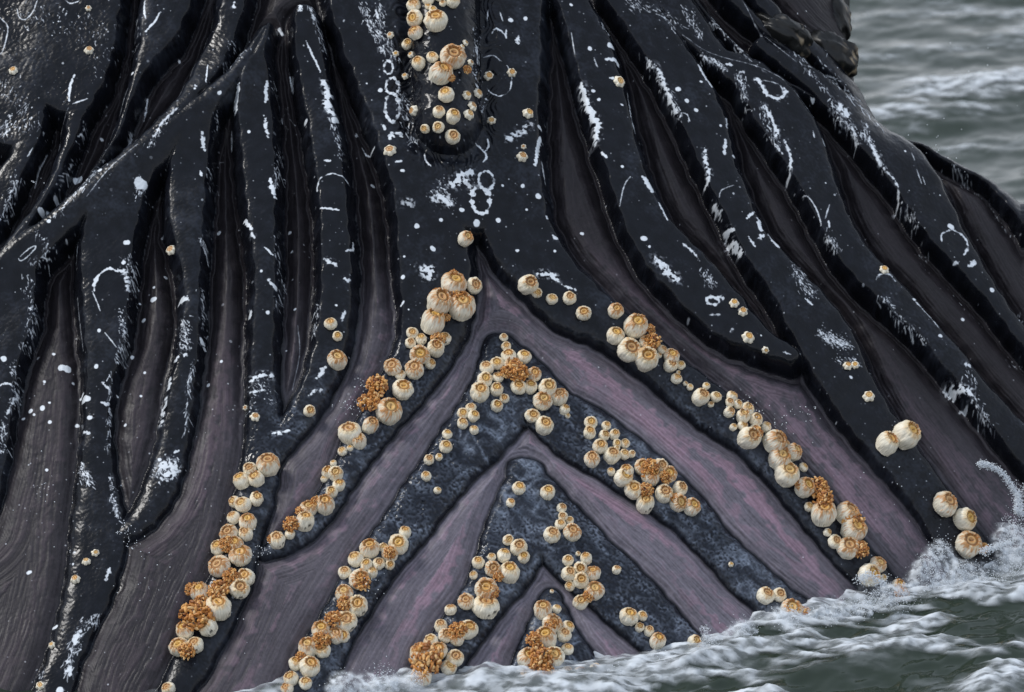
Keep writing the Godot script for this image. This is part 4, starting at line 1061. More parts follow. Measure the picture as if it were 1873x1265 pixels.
func lid_mesh(s: int, flat: bool) -> ArrayMesh:
	var w := noise(1.5, 3, s)
	var v := PackedVector3Array()
	var col := PackedColorArray()
	var idx := PackedInt32Array()
	var rad := [0.0, 0.10, 0.18, 0.24, 0.31, 0.39, 0.45, 0.52]
	var lift := [1.05, 1.04, 1.06, 1.12, 1.12, 1.04, 1.07, 0.99]
	var tone: Color = [Color(0.60, 0.30, 0.06), Color(0.62, 0.37, 0.11), Color(0.46, 0.22, 0.07), Color(0.66, 0.36, 0.06)][s % 4]
	for j in rad.size():
		for i in 29:
			var th := TAU * (i % 28) / 28.0
			var dir := Vector3(cos(th), 0, sin(th) * 1.08)
			var wn := w.get_noise_3dv(dir * (1.0 + rad[j] * 6.0))
			var y: float = lift[j] + 0.03 * wn
			var slit: float = absf(dir.x * rad[j])
			if slit < 0.05 and rad[j] < 0.22:
				y -= 0.06
			var c := tone * (1.0 + 0.5 * wn)
			c = c.lerp(Color(0.16, 0.06, 0.02), 0.75 if j == 5 or j == 7 else 0.0)
			c = c.lerp(Color(0.68, 0.46, 0.20), 0.45 if j == 3 or j == 4 else 0.0)
			if slit < 0.05 and rad[j] < 0.22:
				c = c.lerp(Color(0.12, 0.05, 0.02), 0.6)
			v.append(Vector3(dir.x * rad[j], (0.55 if flat else 1.0) * y, dir.z * rad[j]))
			col.append(c)
	for j in rad.size() - 1:
		for i in 28:
			var k := j * 29 + i
			idx.append_array([k, k + 29, k + 1, k + 1, k + 29, k + 30])
	return arrays_mesh(v, smooth_normals(v, idx), idx, col)


func rim_mesh(s: int, rusty: bool, flat: bool) -> ArrayMesh:
	var w := noise(2.2, 3, s)
	var v := PackedVector3Array()
	var col := PackedColorArray()
	var idx := PackedInt32Array()
	var prof := [[0.62, 1.15], [0.60, 1.20], [0.55, 1.23], [0.50, 1.16], [0.46, 1.00]]
	for j in prof.size():
		for i in 43:
			var th := TAU * (i % 42) / 42.0
			var dir := Vector3(cos(th), 0, sin(th) * 1.06)
			var wn := w.get_noise_3dv(dir * 2.0)
			var jag := w.get_noise_3dv(dir * 7.0)
			var r: float = prof[j][0] * (1.0 + 0.10 * wn + 0.06 * jag)
			var y: float = prof[j][1] + (0.06 * wn + (0.26 if rusty else 0.12) * jag) * (1.0 if j > 0 and j < 4 else 0.3)
			var c := Color(0.66, 0.48, 0.26).lerp(Color(0.36, 0.15, 0.04), smoothstep(-0.25, 0.3, jag + (0.25 if rusty else -0.1) + 0.22 * (j - 2)))
			v.append(Vector3(dir.x * r, (0.55 if flat else 1.0) * y, dir.z * r))
			col.append(c)
	for j in prof.size() - 1:
		for i in 42:
			var k := j * 43 + i
			idx.append_array([k, k + 1, k + 43, k + 1, k + 44, k + 43])
	return arrays_mesh(v, smooth_normals(v, idx), idx, col)


func make_barnacle_meshes() -> void:
	var globe := [[0.84, -0.35], [0.90, -0.08], [0.97, 0.16], [1.0, 0.42], [0.96, 0.68], [0.88, 0.90], [0.77, 1.06], [0.65, 1.16], [0.56, 1.19], [0.50, 1.10], [0.48, 0.98]]
	var star := [[1.0, -0.2], [1.0, 0.0], [0.95, 0.16], [0.86, 0.34], [0.78, 0.48], [0.68, 0.58], [0.58, 0.65], [0.53, 0.61], [0.50, 0.52]]
	for kind in 4:
		var some := []
		for s in 7:
			var w := noise(1.1, 3, 60 + kind * 10 + s)
			if kind == 3:
				some.append(lathe(star, 42, w, 6, 0.11, 0))
			else:
				some.append(lathe(globe, 96, w, 26 + 2 * s, 0.017, kind))
		shells.append(some)
	for s in 4:
		lids.append([lid_mesh(s + 4, false), lid_mesh(s + 4, true)])
		rims.append([rim_mesh(s + 90, false, false), rim_mesh(s + 94, true, false), rim_mesh(s + 98, false, true)])
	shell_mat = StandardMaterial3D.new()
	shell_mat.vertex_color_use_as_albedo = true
	shell_mat.roughness = 0.55
	lid_mat = StandardMaterial3D.new()
	lid_mat.vertex_color_use_as_albedo = true
	lid_mat.roughness = 0.4
	spat = SurfaceTool.new()
	spat.begin(Mesh.PRIMITIVE_TRIANGLES)


func skin_normal(a: float, b: float, r: float) -> Vector3:
	var e := 0.02
	var ga := (base(a + e, b) - base(a - e, b)) / (2.0 * e)
	var fa := (height_at(a + r, b) - height_at(a - r, b)) / (2.0 * r)
	var fb := (height_at(a, b + r) - height_at(a, b - r)) / (2.0 * r)
	var n := OUT - ACROSS * (ga * 0.7 + clampf(fa - ga, -1.2, 1.2) * 0.35) - UP_THROAT * clampf(fb, -1.2, 1.2) * 0.35
	return n.normalized()


func sits_at(a: float, b: float, r: float) -> float:
	var h := height_at(a, b)
	for o in [Vector2(0.5, 0), Vector2(-0.5, 0), Vector2(0, 0.5), Vector2(0, -0.5)]:
		h = maxf(h, height_at(a + o.x * r, b + o.y * r) - r * 0.15)
	return h


func barnacle_clump(where: String, tilt: float, list: Array) -> void:
	list.sort_custom(func(p, q): return p[1] > q[1])
	var many := {}
	var gone := {}
	var words := ["first", "second", "third", "fourth", "fifth", "sixth", "seventh", "eighth", "ninth", "tenth", "eleventh", "twelfth", "thirteenth", "fourteenth"]
	for p in list:
		if p[2] >= .0077:
			var key := look_of(p)
			many[key] = many.get(key, 0) + 1
	for p in list:
		var r: float = p[2]
		var kind: int = p[3]
		var h := sits_at(p[0], p[1], r) + r * 0.06
		var axis := (skin_normal(p[0], p[1], maxf(r, 0.012)) + ACROSS * tilt * 0.7 + UP_THROAT * 0.22 + Vector3(rng.randfn(), rng.randfn(), rng.randfn()) * 0.15).normalized()
		var x := (ACROSS - axis * axis.dot(ACROSS)).normalized()
		var bas := Basis(x, axis, x.cross(axis))
		bas = bas * Basis(Vector3.UP, rng.randf_range(-0.8, 0.8) if kind == 2 else rng.randf() * TAU)
		bas = bas.scaled_local(Vector3(r * rng.randf_range(0.92, 1.08), r * rng.randf_range(0.78, 1.1), r * rng.randf_range(0.92, 1.08)))
		# the given point is the middle of the shell as seen; its foot lies a little lower along its axis
		var at := place(p[0], p[1], h)
		var s := rng.randi() % 7
		var t := rng.randi() % 4
		if r < .0077:
			for m in [shells[kind][s], lids[t][1 if kind == 3 else 0]]:
				spat.append_from(m, 0, Transform3D(bas, at))
			continue
		var o := Node3D.new()
		o.name = numbered("barnacle")
		add_child(o)
		o.transform = Transform3D(bas, at)
		mesh_node("shell", shells[kind][s], shell_mat, o)
		mesh_node("rim", rims[t][2 if kind == 3 else 1 if kind == 1 or rng.randf() < 0.25 else 0], lid_mat, o)
		mesh_node("operculum", lids[t][1 if kind == 3 else 0], lid_mat, o)
		var key := look_of(p)
		var order: int = gone.get(key, 0)
		gone[key] = order + 1
		var label := "%s barnacle, %s from top %s" % [key, words[order], where]
		if many[key] == 1:
			label = "only %s barnacle %s" % [key, where]
		tag(o, label, "barnacle", "barnacles growing on the whale's throat")


func look_of(p: Array) -> String:
	var size := "tiny" if p[2] < 0.0095 else "small" if p[2] < 0.013 else "mid-sized" if p[2] < 0.0185 else "large"
	return size + " " + ["cream", "rust-stained", "dark-holed", "flat star-shaped"][p[3]]


func lay_barnacles() -> void:
	barnacle_clump("at the top of the chin knob", 0, [[-.1687, .6892, .015, 0], [-.1822, .6617, .0133, 0], [-.1551, .6685, .0117, 0], [-.1348, .6746, .0107, 0], [-.111, .6651, .0127, 0], [-.128, .6604, .0067, 0], [-.1551, .6547, .0067, 0], [-.1465, .6455, .0083, 0], [-.1786, .6343, .0167, 0], [-.1413, .6196, .0207, 0], [-.1947, .5999, .0107, 0], [-.1768, .6027, .0147, 1], [-.1349, .6978, .01, 0], [-.1484, .6878, .0093, 0]])
	barnacle_clump("on the middle of the chin knob", .15, [[-.1714, .5389, .0133, 0], [-.1471, .5476, .011, 0], [-.1106, .5464, .024, 1], [-.1341, .5097, .022, 1]])
	barnacle_clump("on the lower end of the chin knob", 0, [[-.1205, .4678, .0143, 0], [-.1355, .433, .012, 0], [-.1102, .4255, .0143, 0], [-.1347, .4072, .0107, 0], [-.1101, .394, .0143, 0], [-.159, .4091, .0087, 0]])
	barnacle_clump("down the left flank of the chin knob", -.5, [[-.2259, .6151, .0067, 3], [-.2155, .5779, .006, 3], [-.1868, .5746, .0067, 3], [-.1811, .4534, .0093, 3], [-.1984, .5356, .0067, 3], [-.225, .3762, .011, 3]])
	barnacle_clump("down the right flank of the chin knob", .5, [[-.0834, .4782, .0093, 3], [-.0733, .4604, .0093, 3], [-.08, .4389, .01, 3], [-.0632, .4955, .01, 3], [-.0864, .5891, .0067, 3], [-.0922, .5784, .0053, 3], [-.0769, .5514, .006, 3]])
	barnacle_clump("on the smooth skin right of the chin knob", 0, [[-.043, .553, .0093, 3], [-.0006, .5601, .0093, 3], [.0298, .4805, .01, 3], [-.0378, .4592, .0077, 3], [.0213, .4114, .005, 3], [.019, .3904, .01, 3], [.2003, .5724, .0107, 3]])
	barnacle_clump("just above the dark cleft of the outermost chevron", .1, [[-.0879, .2161, .0143, 1]])
	barnacle_clump("heading the left arm of the outermost chevron", 0, [[-.1094, .123, .0247, 1], [-.071, .1303, .0153, 0], [-.136, .0833, .0233, 1], [-.0943, .0808, .0254, 1], [-.1475, .0433, .0233, 1]])
	barnacle_clump("halfway down the outermost chevron's left arm", 0, [[-.1825, .0249, .0113, 0], [-.1665, .0127, .011, 2], [-.1864, .0047, .0103, 0], [-.1242, .0187, .0127, 2], [-.1407, -.002, .0167, 2], [-.1689, -.0167, .018, 1], [-.1506, -.0314, .0093, 0], [-.217, -.0453, .0173, 1], [-.1788, -.0473, .0187, 1], [-.2037, -.06, .01, 0], [-.2001, -.0888, .0193, 0]])
	barnacle_clump("low on the outermost chevron's left arm", 0, [[-.2263, -.1354, .024, 1], [-.2593, -.1644, .0153, 1], [-.2938, -.1823, .0207, 0], [-.2772, -.1979, .014, 1], [-.3069, -.2163, .0087, 0], [-.2937, -.2095, .006, 0]])
	barnacle_clump("at the left arm's tail of the outermost chevron", .1, [[-.3234, -.2384, .0067, 0], [-.3331, -.2564, .012, 0], [-.3198, -.2618, .014, 0], [-.3396, -.2682, .0073, 0], [-.3137, -.2863, .012, 0], [-.3261, -.2993, .0113, 0], [-.3389, -.3268, .018, 1], [-.3685, -.3345, .016, 1], [-.3747, -.3638, .0173, 2], [-.4008, -.3861, .01, 0], [-.4236, -.3985, .0153, 2]])
	barnacle_clump("on the pleat left of the outermost chevron", 0, [[-.3306, .0269, .0113, 0], [-.3188, .0055, .01, 0], [-.319, -.0419, .0183, 1], [-.3689, -.1412, .0113, 0]])
	barnacle_clump("heading the right arm of the outermost chevron", 0, [[.0272, .1411, .0187, 0], [.0447, .1293, .0097, 0], [.0726, .1194, .0113, 0], [.1052, .1234, .0123, 0], [.132, .0964, .0143, 0], [.19, .1059, .0147, 1]])
	barnacle_clump("in the big clump of the outermost chevron's right arm", .2, [[.2263, .0793, .024, 1], [.1891, .0578, .0167, 0], [.2125, .0339, .024, 0], [.2462, .0186, .0233, 0], [.2464, .0526, .014, 1], [.2752, .0434, .0087, 0], [.2701, .0313, .0053, 0], [.2929, .0319, .0143, 1], [.2901, .0141, .014, 0], [.3105, .018, .0087, 0], [.3054, .0044, .0043, 0], [.3018, -.01, .011, 0]])
	barnacle_clump("midway on the outermost chevron's right arm", .15, [[.319, -.015, .0047, 0], [.3274, -.0214, .0067, 0], [.3579, -.0156, .0073, 0], [.3448, -.0405, .0153, 0], [.3747, -.0344, .0103, 0], [.3661, -.0492, .006, 0], [.4046, -.0291, .011, 0], [.4008, -.0414, .0087, 0], [.4154, -.0427, .0087, 0], [.3982, -.0607, .0103, 0], [.4322, -.05, .013, 0], [.4253, -.0668, .013, 0], [.4484, -.0683, .0123, 0], [.4065, -.0885, .007, 0], [.4235, -.082, .0097, 0], [.4472, -.0858, .0113, 0], [.4677, -.0786, .0097, 0]])
	barnacle_clump("low on the outermost chevron's right arm", .3, [[.4332, -.1079, .0207, 0], [.4791, -.1075, .0207, 1], [.5033, -.099, .0093, 0], [.5166, -.1179, .0167, 1], [.4907, -.1376, .022, 1], [.504, -.1658, .0233, 0], [.5369, -.1423, .0087, 0], [.5362, -.1856, .0187, 1], [.5462, -.2187, .0087, 0], [.573, -.2318, .024, 1], [.6143, -.2217, .0213, 1], [.6274, -.2519, .024, 1], [.5797, -.2624, .0077, 0], [.593, -.2792, .013, 0], [.6183, -.2889, .0213, 1]])
	barnacle_clump("by the surf at the outermost chevron's right tail", .3, [[.6729, -.311, .0153, 1], [.6551, -.336, .0207, 0], [.6847, -.332, .0067, 0], [.7118, -.3446, .014, 1]])
	barnacle_clump("on the forked ridge at the far right", .3, [[.6922, -.0746, .0207, 2], [.7271, -.0514, .0254, 0], [.8015, -.1678, .0233, 1], [.8378, -.188, .0213, 0], [.8454, -.2367, .0254, 1]])
	barnacle_clump("on the forked ridge's flat upper stretch", 0, [[.4115, .1537, .0093, 3], [.4274, .1402, .009, 3], [.4371, .0907, .0123, 3], [.4694, .072, .0067, 3], [.6239, .0685, .0087, 3], [.6378, .0731, .008, 3], [.6629, .0169, .0113, 3], [.6974, .2793, .0093, 3]])
	barnacle_clump("at the tip of the second chevron", 0, [[-.0157, .0361, .0077, 0], [-.0107, .0182, .0093, 0], [-.0056, -.0043, .0143, 0], [.0211, -.001, .0133, 0], [-.0274, -.0191, .0123, 0], [-.0457, -.0305, .0133, 0], [.001, -.0244, .0173, 1], [-.0257, -.0478, .0107, 0], [-.0507, -.0552, .0147, 0], [.0395, -.0339, .0147, 1]])
	barnacle_clump("just below the second chevron's tip", 0, [[-.029, -.0727, .0133, 0], [-.0596, -.083, .019, 0], [.0111, -.0629, .0143, 0], [.0328, -.06, .013, 0], [.0629, -.0594, .018, 0], [.0862, -.0744, .0167, 1], [-.014, -.0878, .0097, 0], [-.0289, -.1053, .0117, 0], [.0545, -.0861, .018, 1], [.0361, -.1148, .0137, 0], [.0577, -.1332, .0173, 0], [.0952, -.0972, .0097, 0], [.1013, -.1063, .0053, 0]])
	barnacle_clump("scattered down the second chevron's left arm", 0, [[-.0749, -.1125, .0093, 0], [-.0895, -.1248, .0103, 0], [-.0715, -.1309, .0113, 0], [-.0904, -.1462, .0107, 0], [-.0695, -.1583, .009, 0], [-.1185, -.1696, .0093, 0], [-.1218, -.1952, .0127, 0], [-.1515, -.2224, .0093, 0], [-.1333, -.2165, .0067, 0], [-.1556, -.2572, .009, 0], [-.1363, -.2822, .007, 0]])
	barnacle_clump("in the long clump of the second chevron's left arm", 0, [[-.1936, -.3726, .0113, 0], [-.2049, -.3966, .018, 0], [-.2328, -.4036, .0093, 0], [-.2573, -.4106, .0173, 1], [-.2212, -.4169, .0153, 1], [-.2802, -.431, .0147, 0], [-.2621, -.4417, .0113, 0], [-.2408, -.4371, .0123, 0], [-.2211, -.4359, .0093, 0], [-.3013, -.4548, .0123, 0], [-.2765, -.4694, .019, 1], [-.2521, -.4552, .0103, 0]])
	barnacle_clump("further down the second chevron's left arm", -.1, [[-.3009, -.4988, .0173, 1], [-.2777, -.5212, .019, 2], [-.2987, -.5525, .019, 2], [-.3034, -.5796, .0123, 2], [-.3429, -.5737, .018, 1], [-.3167, -.5809, .0153, 1], [-.3654, -.6081, .018, 1], [-.3393, -.6102, .0153, 0]])
	barnacle_clump("at the bottom of the second chevron's left arm", -.1, [[-.3879, -.6375, .0123, 0], [-.3633, -.6452, .018, 2], [-.3941, -.6679, .0133, 0], [-.3696, -.6757, .0117, 0], [-.4004, -.6855, .0123, 1]])
	barnacle_clump("in the small group on the second chevron's right arm", .1, [[.144, -.1168, .012, 0], [.1715, -.1195, .009, 0], [.1413, -.1374, .012, 0], [.1671, -.1389, .0103, 0], [.1866, -.1352, .0097, 0], [.1596, -.1627, .0137, 0], [.1915, -.1514, .0087, 0], [.2066, -.1494, .0093, 0], [.146, -.1906, .0153, 1], [.1812, -.1784, .0153, 0], [.2048, -.1717, .0097, 0], [.1915, -.1599, .006, 0], [.2183, -.1679, .0067, 0]])
	barnacle_clump("in the rusty clump on the second chevron's right arm", .1, [[.1811, -.2094, .0077, 0], [.2011, -.2199, .0173, 0], [.2096, -.2085, .0133, 0], [.2382, -.1938, .0153, 1], [.2514, -.2123, .0173, 1], [.2701, -.1867, .014, 0], [.2852, -.2011, .0153, 1], [.221, -.2407, .0173, 0], [.2427, -.2648, .0173, 2], [.2764, -.2413, .0173, 0], [.3051, -.2268, .014, 0], [.3015, -.2536, .0167, 1], [.3269, -.2603, .016, 1]])
	barnacle_clump("at the surf end of the second chevron's right arm", .2, [[.4001, -.3601, .005, 0], [.4616, -.4139, .0167, 0], [.4871, -.4067, .0133, 0], [.5085, -.4354, .0207, 1]])
	barnacle_clump("near the tip of the third chevron", 0, [[.012, -.2668, .012, 0], [.0641, -.2685, .0143, 0], [-.0033, -.296, .0087, 0], [.089, -.2941, .0087, 0], [.0933, -.3106, .0087, 0], [.1049, -.3162, .008, 0], [.0873, -.3273, .01, 0], [.0713, -.3512, .0153, 0], [.1088, -.3414, .017, 1]])
	barnacle_clump("in the cream group on the third chevron's left arm", 0, [[-.0082, -.3681, .0103, 0], [.011, -.3834, .0153, 0], [-.0369, -.4058, .0077, 0], [-.0161, -.403, .0127, 0], [.0209, -.4012, .0113, 0], [-.061, -.4178, .0117, 0], [-.0689, -.4439, .008, 0], [-.0353, -.4297, .0153, 1], [-.0056, -.4367, .02, 0]])
	barnacle_clump("midway on the third chevron's left arm", 0, [[-.0467, -.4719, .022, 1], [-.0829, -.4989, .0157, 1], [-.0483, -.5099, .0233, 2], [-.1107, -.5171, .011, 0], [-.1277, -.549, .0117, 0], [-.0811, -.5546, .018, 0], [-.1204, -.5678, .014, 1], [-.0991, -.5715, .0147, 1], [-.1449, -.5804, .0133, 0]])
	barnacle_clump("at the surf end of the third chevron's left arm", 0, [[-.1349, -.6036, .0173, 1], [-.1594, -.6106, .024, 1], [-.1038, -.6114, .0167, 0], [-.1152, -.6295, .014, 0], [-.1625, -.6539, .019, 1]])
	barnacle_clump("in the cream group on the third chevron's right arm", 0, [[.1193, -.3794, .0047, 0], [.1013, -.3968, .0103, 0], [.1352, -.3901, .011, 0], [.1235, -.4082, .0127, 0], [.1009, -.4228, .0137, 0], [.1467, -.4179, .0147, 1], [.1241, -.4327, .0147, 0], [.1058, -.4429, .0097, 0], [.1894, -.4038, .0087, 0], [.1482, -.4518, .0173, 1], [.1233, -.4723, .0143, 0], [.072, -.46, .004, 0]])
	barnacle_clump("low on the third chevron's right arm", .1, [[.211, -.4952, .0167, 0], [.2361, -.4881, .0093, 0], [.2309, -.5121, .0087, 0], [.2475, -.5171, .0097, 0], [.2623, -.5358, .0147, 1], [.3062, -.5549, .0063, 0], [.3293, -.5269, .0123, 0], [.3391, -.5454, .0133, 0]])
	barnacle_clump("on the top of the innermost chevron", 0, [[.0554, -.5038, .0173, 1], [.0802, -.4959, .0083, 0], [.0702, -.5262, .018, 1], [.0989, -.5284, .0113, 0], [.0926, -.5459, .014, 0], [.0619, -.5583, .0213, 1], [.0998, -.5729, .0113, 0]])
	barnacle_clump("at the surf line of the innermost chevron", 0, [[.075, -.5919, .019, 0], [.0273, -.6009, .019, 1], [.0207, -.6386, .018, 0], [.098, -.6174, .01, 0], [.1211, -.6212, .0157, 1], [.1492, -.6064, .0133, 0], [.0963, -.637, .0173, 1]])
	barnacle_clump("heading the long ridge at lower left", -.2, [[-.4419, -.2504, .0207, 1], [-.4734, -.2576, .0133, 0], [-.4615, -.278, .0157, 0], [-.4879, -.2813, .0147, 0]])
	barnacle_clump("in the trio on the long lower left ridge", -.2, [[-.4989, -.3201, .0113, 0], [-.4839, -.3282, .0147, 0], [-.4626, -.3172, .0133, 0]])
	barnacle_clump("midway on the long lower left ridge", -.25, [[-.5017, -.3527, .0123, 0], [-.4767, -.3647, .0167, 1], [-.4797, -.3856, .014, 0], [-.5093, -.3842, .0167, 1], [-.5288, -.4085, .014, 0], [-.4992, -.4056, .0157, 1], [-.4889, -.4284, .0207, 1], [-.5247, -.4476, .02, 1]])
	barnacle_clump("in the rusty stretch of the long lower left ridge", -.25, [[-.4785, -.4686, .0167, 2], [-.4912, -.4923, .019, 2], [-.5601, -.4985, .019, 1], [-.5266, -.5323, .024, 2], [-.5425, -.5678, .0173, 2], [-.585, -.5723, .0173, 1]])
	barnacle_clump("at the bottom of the long lower left ridge", -.2, [[-.5959, -.6041, .018, 1], [-.5665, -.6025, .0157, 2], [-.6126, -.6837, .0123, 0]])
	barnacle_clump("on the black skin low at the far left", 0, [[-.7871, -.4614, .0093, 3], [-.768, -.4283, .0077, 3], [-.7518, -.4123, .0073, 3], [-.827, -.586, .0067, 3], [-.8458, -.6647, .0083, 3]])
	barnacle_clump("on the parallel pleats at left", 0, [[-.6245, .1723, .0093, 3], [-.4666, -.1527, .0087, 3], [-.4851, -.1281, .0053, 3]])
	barnacle_clump("on the wavy skin in the upper left corner", 0, [[-.7846, .586, .0087, 3], [-.9256, .554, .0087, 3], [-.7878, .6744, .0057, 3]])
	var crust := mesh_node("tiny_barnacle_scatter", spat.commit(), shell_mat, self)
	tag(crust, "tiniest barnacles scattered between the bigger ones on the throat", "", "", "stuff")


# ---------------------------------------------------------------- whale lice and the froth

func lice_mesh(s: int) -> ArrayMesh:
	var g := RandomNumberGenerator.new()
	g.seed = s
	var v := PackedVector3Array()
	var col := PackedColorArray()
	var idx := PackedInt32Array()
	for k in 150:
		var th := g.randf() * TAU
		var rr := sqrt(g.randf()) * 0.95
		var at := Vector3(cos(th) * rr, 0.75 * sqrt(maxf(0.0, 1.0 - rr * rr)) * g.randf_range(0.5, 1.05) - 0.1, sin(th) * rr)
		var big := g.randf_range(0.07, 0.17)
		var bas := Basis.from_euler(Vector3(g.randf() * TAU, g.randf() * TAU, g.randf() * TAU)).scaled_local(Vector3(big * 1.5, big * 0.7, big * 0.8))
		var tone: Color = [Color(0.58, 0.25, 0.06), Color(0.66, 0.34, 0.10), Color(0.30, 0.11, 0.03), Color(0.74, 0.46, 0.20), Color(0.48, 0.19, 0.04)][g.randi() % 5]
		var first := v.size()
		for j in 5:
			var la := PI * j / 4.0
			for i in 7:
				var lo := TAU * i / 6.0
				v.append(at + bas * Vector3(sin(la) * cos(lo), cos(la), sin(la) * sin(lo)))
				col.append(tone * g.randf_range(0.8, 1.15))
		for j in 4:
			for i in 6:
				var q := first + j * 7 + i
				idx.append_array([q, q + 7, q + 1, q + 1, q + 7, q + 8])
	return arrays_mesh(v, smooth_normals(v, idx), idx, col)


func lice_clump(where: String, list: Array) -> void:
	list.sort_custom(func(p, q): return p[1] > q[1])
	var words := ["topmost", "second from top", "third from top", "fourth from top", "fifth from top", "sixth from top", "lowest"]
	for k in list.size():
		var p: Array = list[k]
		var r: float = p[2]
		var axis := (skin_normal(p[0], p[1], 0.02) + Vector3(rng.randfn(), rng.randfn(), rng.randfn()) * 0.12).normalized()
		var x := (ACROSS - axis * axis.dot(ACROSS)).normalized()
		var bas := Basis(x, axis, x.cross(axis)) * Basis(Vector3.UP, rng.randf() * TAU)
		var m := mesh_node(numbered("whale_lice_clump"), lice_meshes[rng.randi() % 4], lice_mat, self)
		m.transform = Transform3D(bas.scaled_local(Vector3(r, r, r * 0.9)), place(p[0], p[1], sits_at(p[0], p[1], r) + 0.013))
		tag(m, "rust-orange whale lice clump %s, %s" % [where, words[k]], "whale lice", "rust-orange clumps on the barnacles")


func lay_lice() -> void:
	for s in 4:
		lice_meshes.append(lice_mesh(201 + s))
	lice_mat = StandardMaterial3D.new()
	lice_mat.vertex_color_use_as_albedo = true
	lice_mat.roughness = 0.5
	lice_clump("on the outermost chevron's left arm", [[-.1077, .1421, .0097], [-.0993, .1011, .0179], [-.1393, .098, .0127], [-.1192, .0565, .0082], [-.1357, .0122, .0157], [-.2464, -.0872, .0232], [-.2611, -.1204, .0224]])
	lice_clump("at the second chevron's tip", [[.0077, -.0349, .0232], [-.0106, -.0389, .0134]])
	lice_clump("on the outermost chevron's upper right arm", [[.2532, .0766, .012], [.2581, .0527, .0172]])
	lice_clump("low on the outermost chevron's right arm", [[.4484, -.0997, .0164], [.4961, -.092, .0127], [.5667, -.18, .0202], [.5732, -.2036, .0232], [.6292, -.2358, .0232], [.6403, -.291, .0194], [.5291, -.1832, .0112]])
	lice_clump("by the surf on the right", [[.7178, -.366, .0164], [.532, -.4393, .0164], [.8765, -.239, .0112]])
	lice_clump("on the second chevron's right arm", [[.2514, -.1997, .0209], [.2444, -.2409, .0149], [.2798, -.2117, .0134], [.298, -.2508, .0127]])
	lice_clump("on the second chevron's left arm", [[-.2714, -.4777, .0187], [-.3005, -.5202, .0164], [-.3425, -.5948, .0194], [-.3201, -.5514, .0179], [-.378, -.626, .0112], [-.221, -.4192, .0127]])
	lice_clump("on the third chevron", [[-.0358, -.4787, .0149], [-.0974, -.5613, .0194], [-.1528, -.6192, .0344], [-.0253, -.4472, .0112], [.1391, -.4627, .0127]])
	lice_clump("on the innermost chevron", [[.0702, -.5314, .0134], [.0411, -.5651, .0179], [.0486, -.6034, .0291], [.0601, -.627, .0217], [.1012, -.6382, .0127]])
	lice_clump("on the long lower left ridge", [[-.5136, -.406, .0164], [-.506, -.4722, .0172], [-.527, -.4987, .0217], [-.5655, -.5479, .0329], [-.5763, -.4907, .0134], [-.5823, -.6167, .0172], [-.5594, -.5196, .0149]])
	lice_clump("on the outermost chevron's left tail", [[-.3974, -.3681, .0172], [-.4332, -.3973, .0097], [-.3813, -.3407, .0112], [-.3552, -.3219, .0112]])
	lice_clump("on the chin knob", [[-.0835, .5253, .0097], [-.1138, .5012, .0097]])


var bubbles: Array[Transform3D] = []


func bubble(at: Vector3, r: float) -> void:
	bubbles.append(Transform3D(Basis.from_euler(Vector3(rng.randf() * TAU, rng.randf() * TAU, 0)).scaled_local(Vector3(r, r * rng.randf_range(0.6, 1.0), r)), at))


func splash_strand(p: Array, w: float) -> void:
	for k in range(0, p.size() - 2, 2):
		var n := 320
		for q in n:
			var t := float(q) / n
			var a := lerpf(p[k], p[k + 2], t)
			var b := lerpf(p[k + 1], p[k + 3], t)
			var o := Vector3(rng.randfn(), rng.randfn(), rng.randfn()) * w * 0.45
			bubble(place(a, b, base(a, b) + 0.12) + o, rng.randf_range(0.0005, 0.0012))


func make_wash(lumps: Array) -> void:
	# thin torn sheets of white water sliding over the skin
	var n1 := noise(9.0, 5, 51)
	n1.domain_warp_enabled = true
	n1.domain_warp_amplitude = 0.05
	n1.domain_warp_frequency = 8.0
	var n2 := noise(60.0, 3, 52)
	var nx := 330
	var ny := 150
	var v := PackedVector3Array()
	var col := PackedColorArray()
	var uv := PackedVector2Array()
	var idx := PackedInt32Array()
	for j in ny:
		var b := -0.80 + j * 0.0042
		for i in nx:
			var a := -0.40 + i * 0.0042
			var cov := 0.0
			for k in range(0, lumps.size(), 4):
				var dx: float = a - lumps[k]
				var dy: float = b - lumps[k + 1]
				var r: float = lumps[k + 2] * 1.7
				var q := (dx * dx + dy * dy) / (r * r)
				if q < 1.0:
					cov += (1.0 - q) * (1.0 - q)
			var g1 := n1.get_noise_2d(a, b)
			var g2 := n2.get_noise_2d(a, b)
			var alpha := smoothstep(0.08, 0.9, cov * (0.95 + 1.5 * g1) + 0.22 * g2 * minf(cov, 1.0))
			v.append(place(a, b, height_at(a, b) * 0.5 + (base(a, b) + 0.012) * 0.5 + 0.012 + minf(cov, 1.3) * (0.022 + 0.02 * g1 + 0.006 * g2)))
			col.append(Color(1, 1, 1, clampf(alpha * (0.74 + 0.6 * g2), 0.0, 0.9)))
			uv.append(Vector2(a * 0.9, b * 0.9))
	for j in ny - 1:
		for i in nx - 1:
			var k := j * nx + i
			if col[k].a + col[k + 1].a + col[k + nx].a + col[k + nx + 1].a > 0.03:
				idx.append_array([k, k + nx, k + 1, k + 1, k + nx, k + nx + 1])
	var sheet := mesh_node("foam_wash", arrays_mesh(v, smooth_normals(v, idx), idx, col, uv), foam_mat, self)
	tag(sheet, "thin torn white wash sliding over the whale at the waterline", "", "", "stuff")


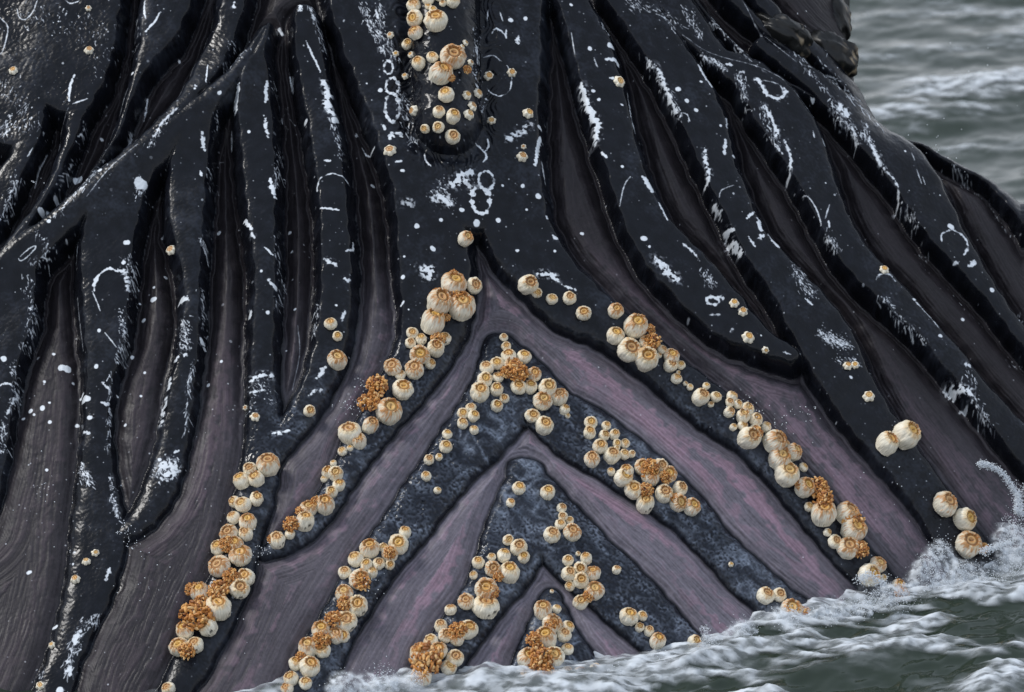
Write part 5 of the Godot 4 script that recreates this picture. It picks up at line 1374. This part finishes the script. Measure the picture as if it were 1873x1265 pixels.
func make_froth() -> void:
	var lumps := [.6764, -.3864, .04, .07, .655, -.4115, .025, .08, .7072, -.3855, .03, .07, .6254, -.421, .03, .05, .7702, -.3391, .04, .07, .8114, -.3465, .04, .07, .874, -.32, .045, .08, .9273, -.2854, .04, .08, .7926, -.2682, .026, .07, .771, -.306, .024, .07, .8332, -.3086, .03, .07, .584, -.4508, .035, .05, .5025, -.466, .035, .05, .4212, -.5073, .035, .05, .3604, -.543, .025, .06, .3504, -.5166, .012, .07, .2703, -.5902, .03, .05, .1907, -.6227, .03, .05, -.2312, -.6754, .035, .05, -.2995, -.6856, .03, .04, -.1727, -.6662, .02, .05, .9344, -.1994, .03, .09, .9515, -.1328, .022, .1, .9238, -.2253, .025, .08, .9392, -.2382, .04, .08, .7068, -.425, .05, .06, .5637, -.4667, .04, .04, .8216, -.3784, .05, .06]
	make_wash(lumps)
	for k in range(0, lumps.size(), 4):
		var r: float = lumps[k + 2]
		for q in int(r * 9000.0):
			var o := Vector3(rng.randfn(), rng.randfn(), rng.randfn()) * r * 0.42
			bubble(place(lumps[k], lumps[k + 1], base(lumps[k], lumps[k + 1]) + lumps[k + 3]) + o, rng.randf_range(0.0003, 0.0010))
	splash_strand([.867, -.1045, .8828, -.1029, .9037, -.1067, .9242, -.1262, .9392, -.1503, .9469, -.1762], .007)
	splash_strand([.8676, -.2815, .894, -.2665, .926, -.2478], .008)
	splash_strand([.9415, -.1442, .9363, -.1788, .9487, -.1868], .007)
	splash_strand([.6333, -.3894, .654, -.3743, .6843, -.3899], .01)
	var spray := [-.6959, -.3946, .014, 30, -.6805, -.4199, .016, 20, -.2943, -.1411, .022, 40, -.2748, -.0963, .012, 14, .498, -.0713, .03, 26, .5497, -.0444, .016, 14, .4217, -.058, .02, 26, .4572, -.068, .016, 14, .6037, .0953, .01, 6, -.4585, -.4374, .02, 30, -.252, -.4896, .026, 20, .7126, -.1599, .04, 10, -.6545, -.4873, .04, 16, -.8271, -.3065, .06, 16, -.4949, -.6289, .06, 10, .7917, .5498, .06, 20, .8817, .7252, .08, 14, -.8788, .3257, .01, 8]
	for k in range(0, spray.size(), 4):
		for q in int(spray[k + 3]):
			var o: Vector3 = Vector3(rng.randfn(), rng.randfn(), rng.randfn()) * spray[k + 2] * 0.7
			bubble(place(spray[k], spray[k + 1], base(spray[k], spray[k + 1]) + 0.06) + o, rng.randf_range(0.0005, 0.0012))
	var ball := SphereMesh.new()
	ball.radius = 1.0
	ball.height = 2.0
	ball.radial_segments = 8
	ball.rings = 5
	var mm := MultiMesh.new()
	mm.transform_format = MultiMesh.TRANSFORM_3D
	mm.mesh = ball
	mm.instance_count = bubbles.size()
	for k in bubbles.size():
		mm.set_instance_transform(k, bubbles[k])
	var mat := StandardMaterial3D.new()
	mat.albedo_color = Color(0.86, 0.88, 0.90)
	mat.roughness = 0.4
	var o := MultiMeshInstance3D.new()
	o.name = "froth"
	o.multimesh = mm
	o.material_override = mat
	add_child(o)
	tag(o, "white froth and spray thrown up where the whale meets the sea", "", "", "stuff")
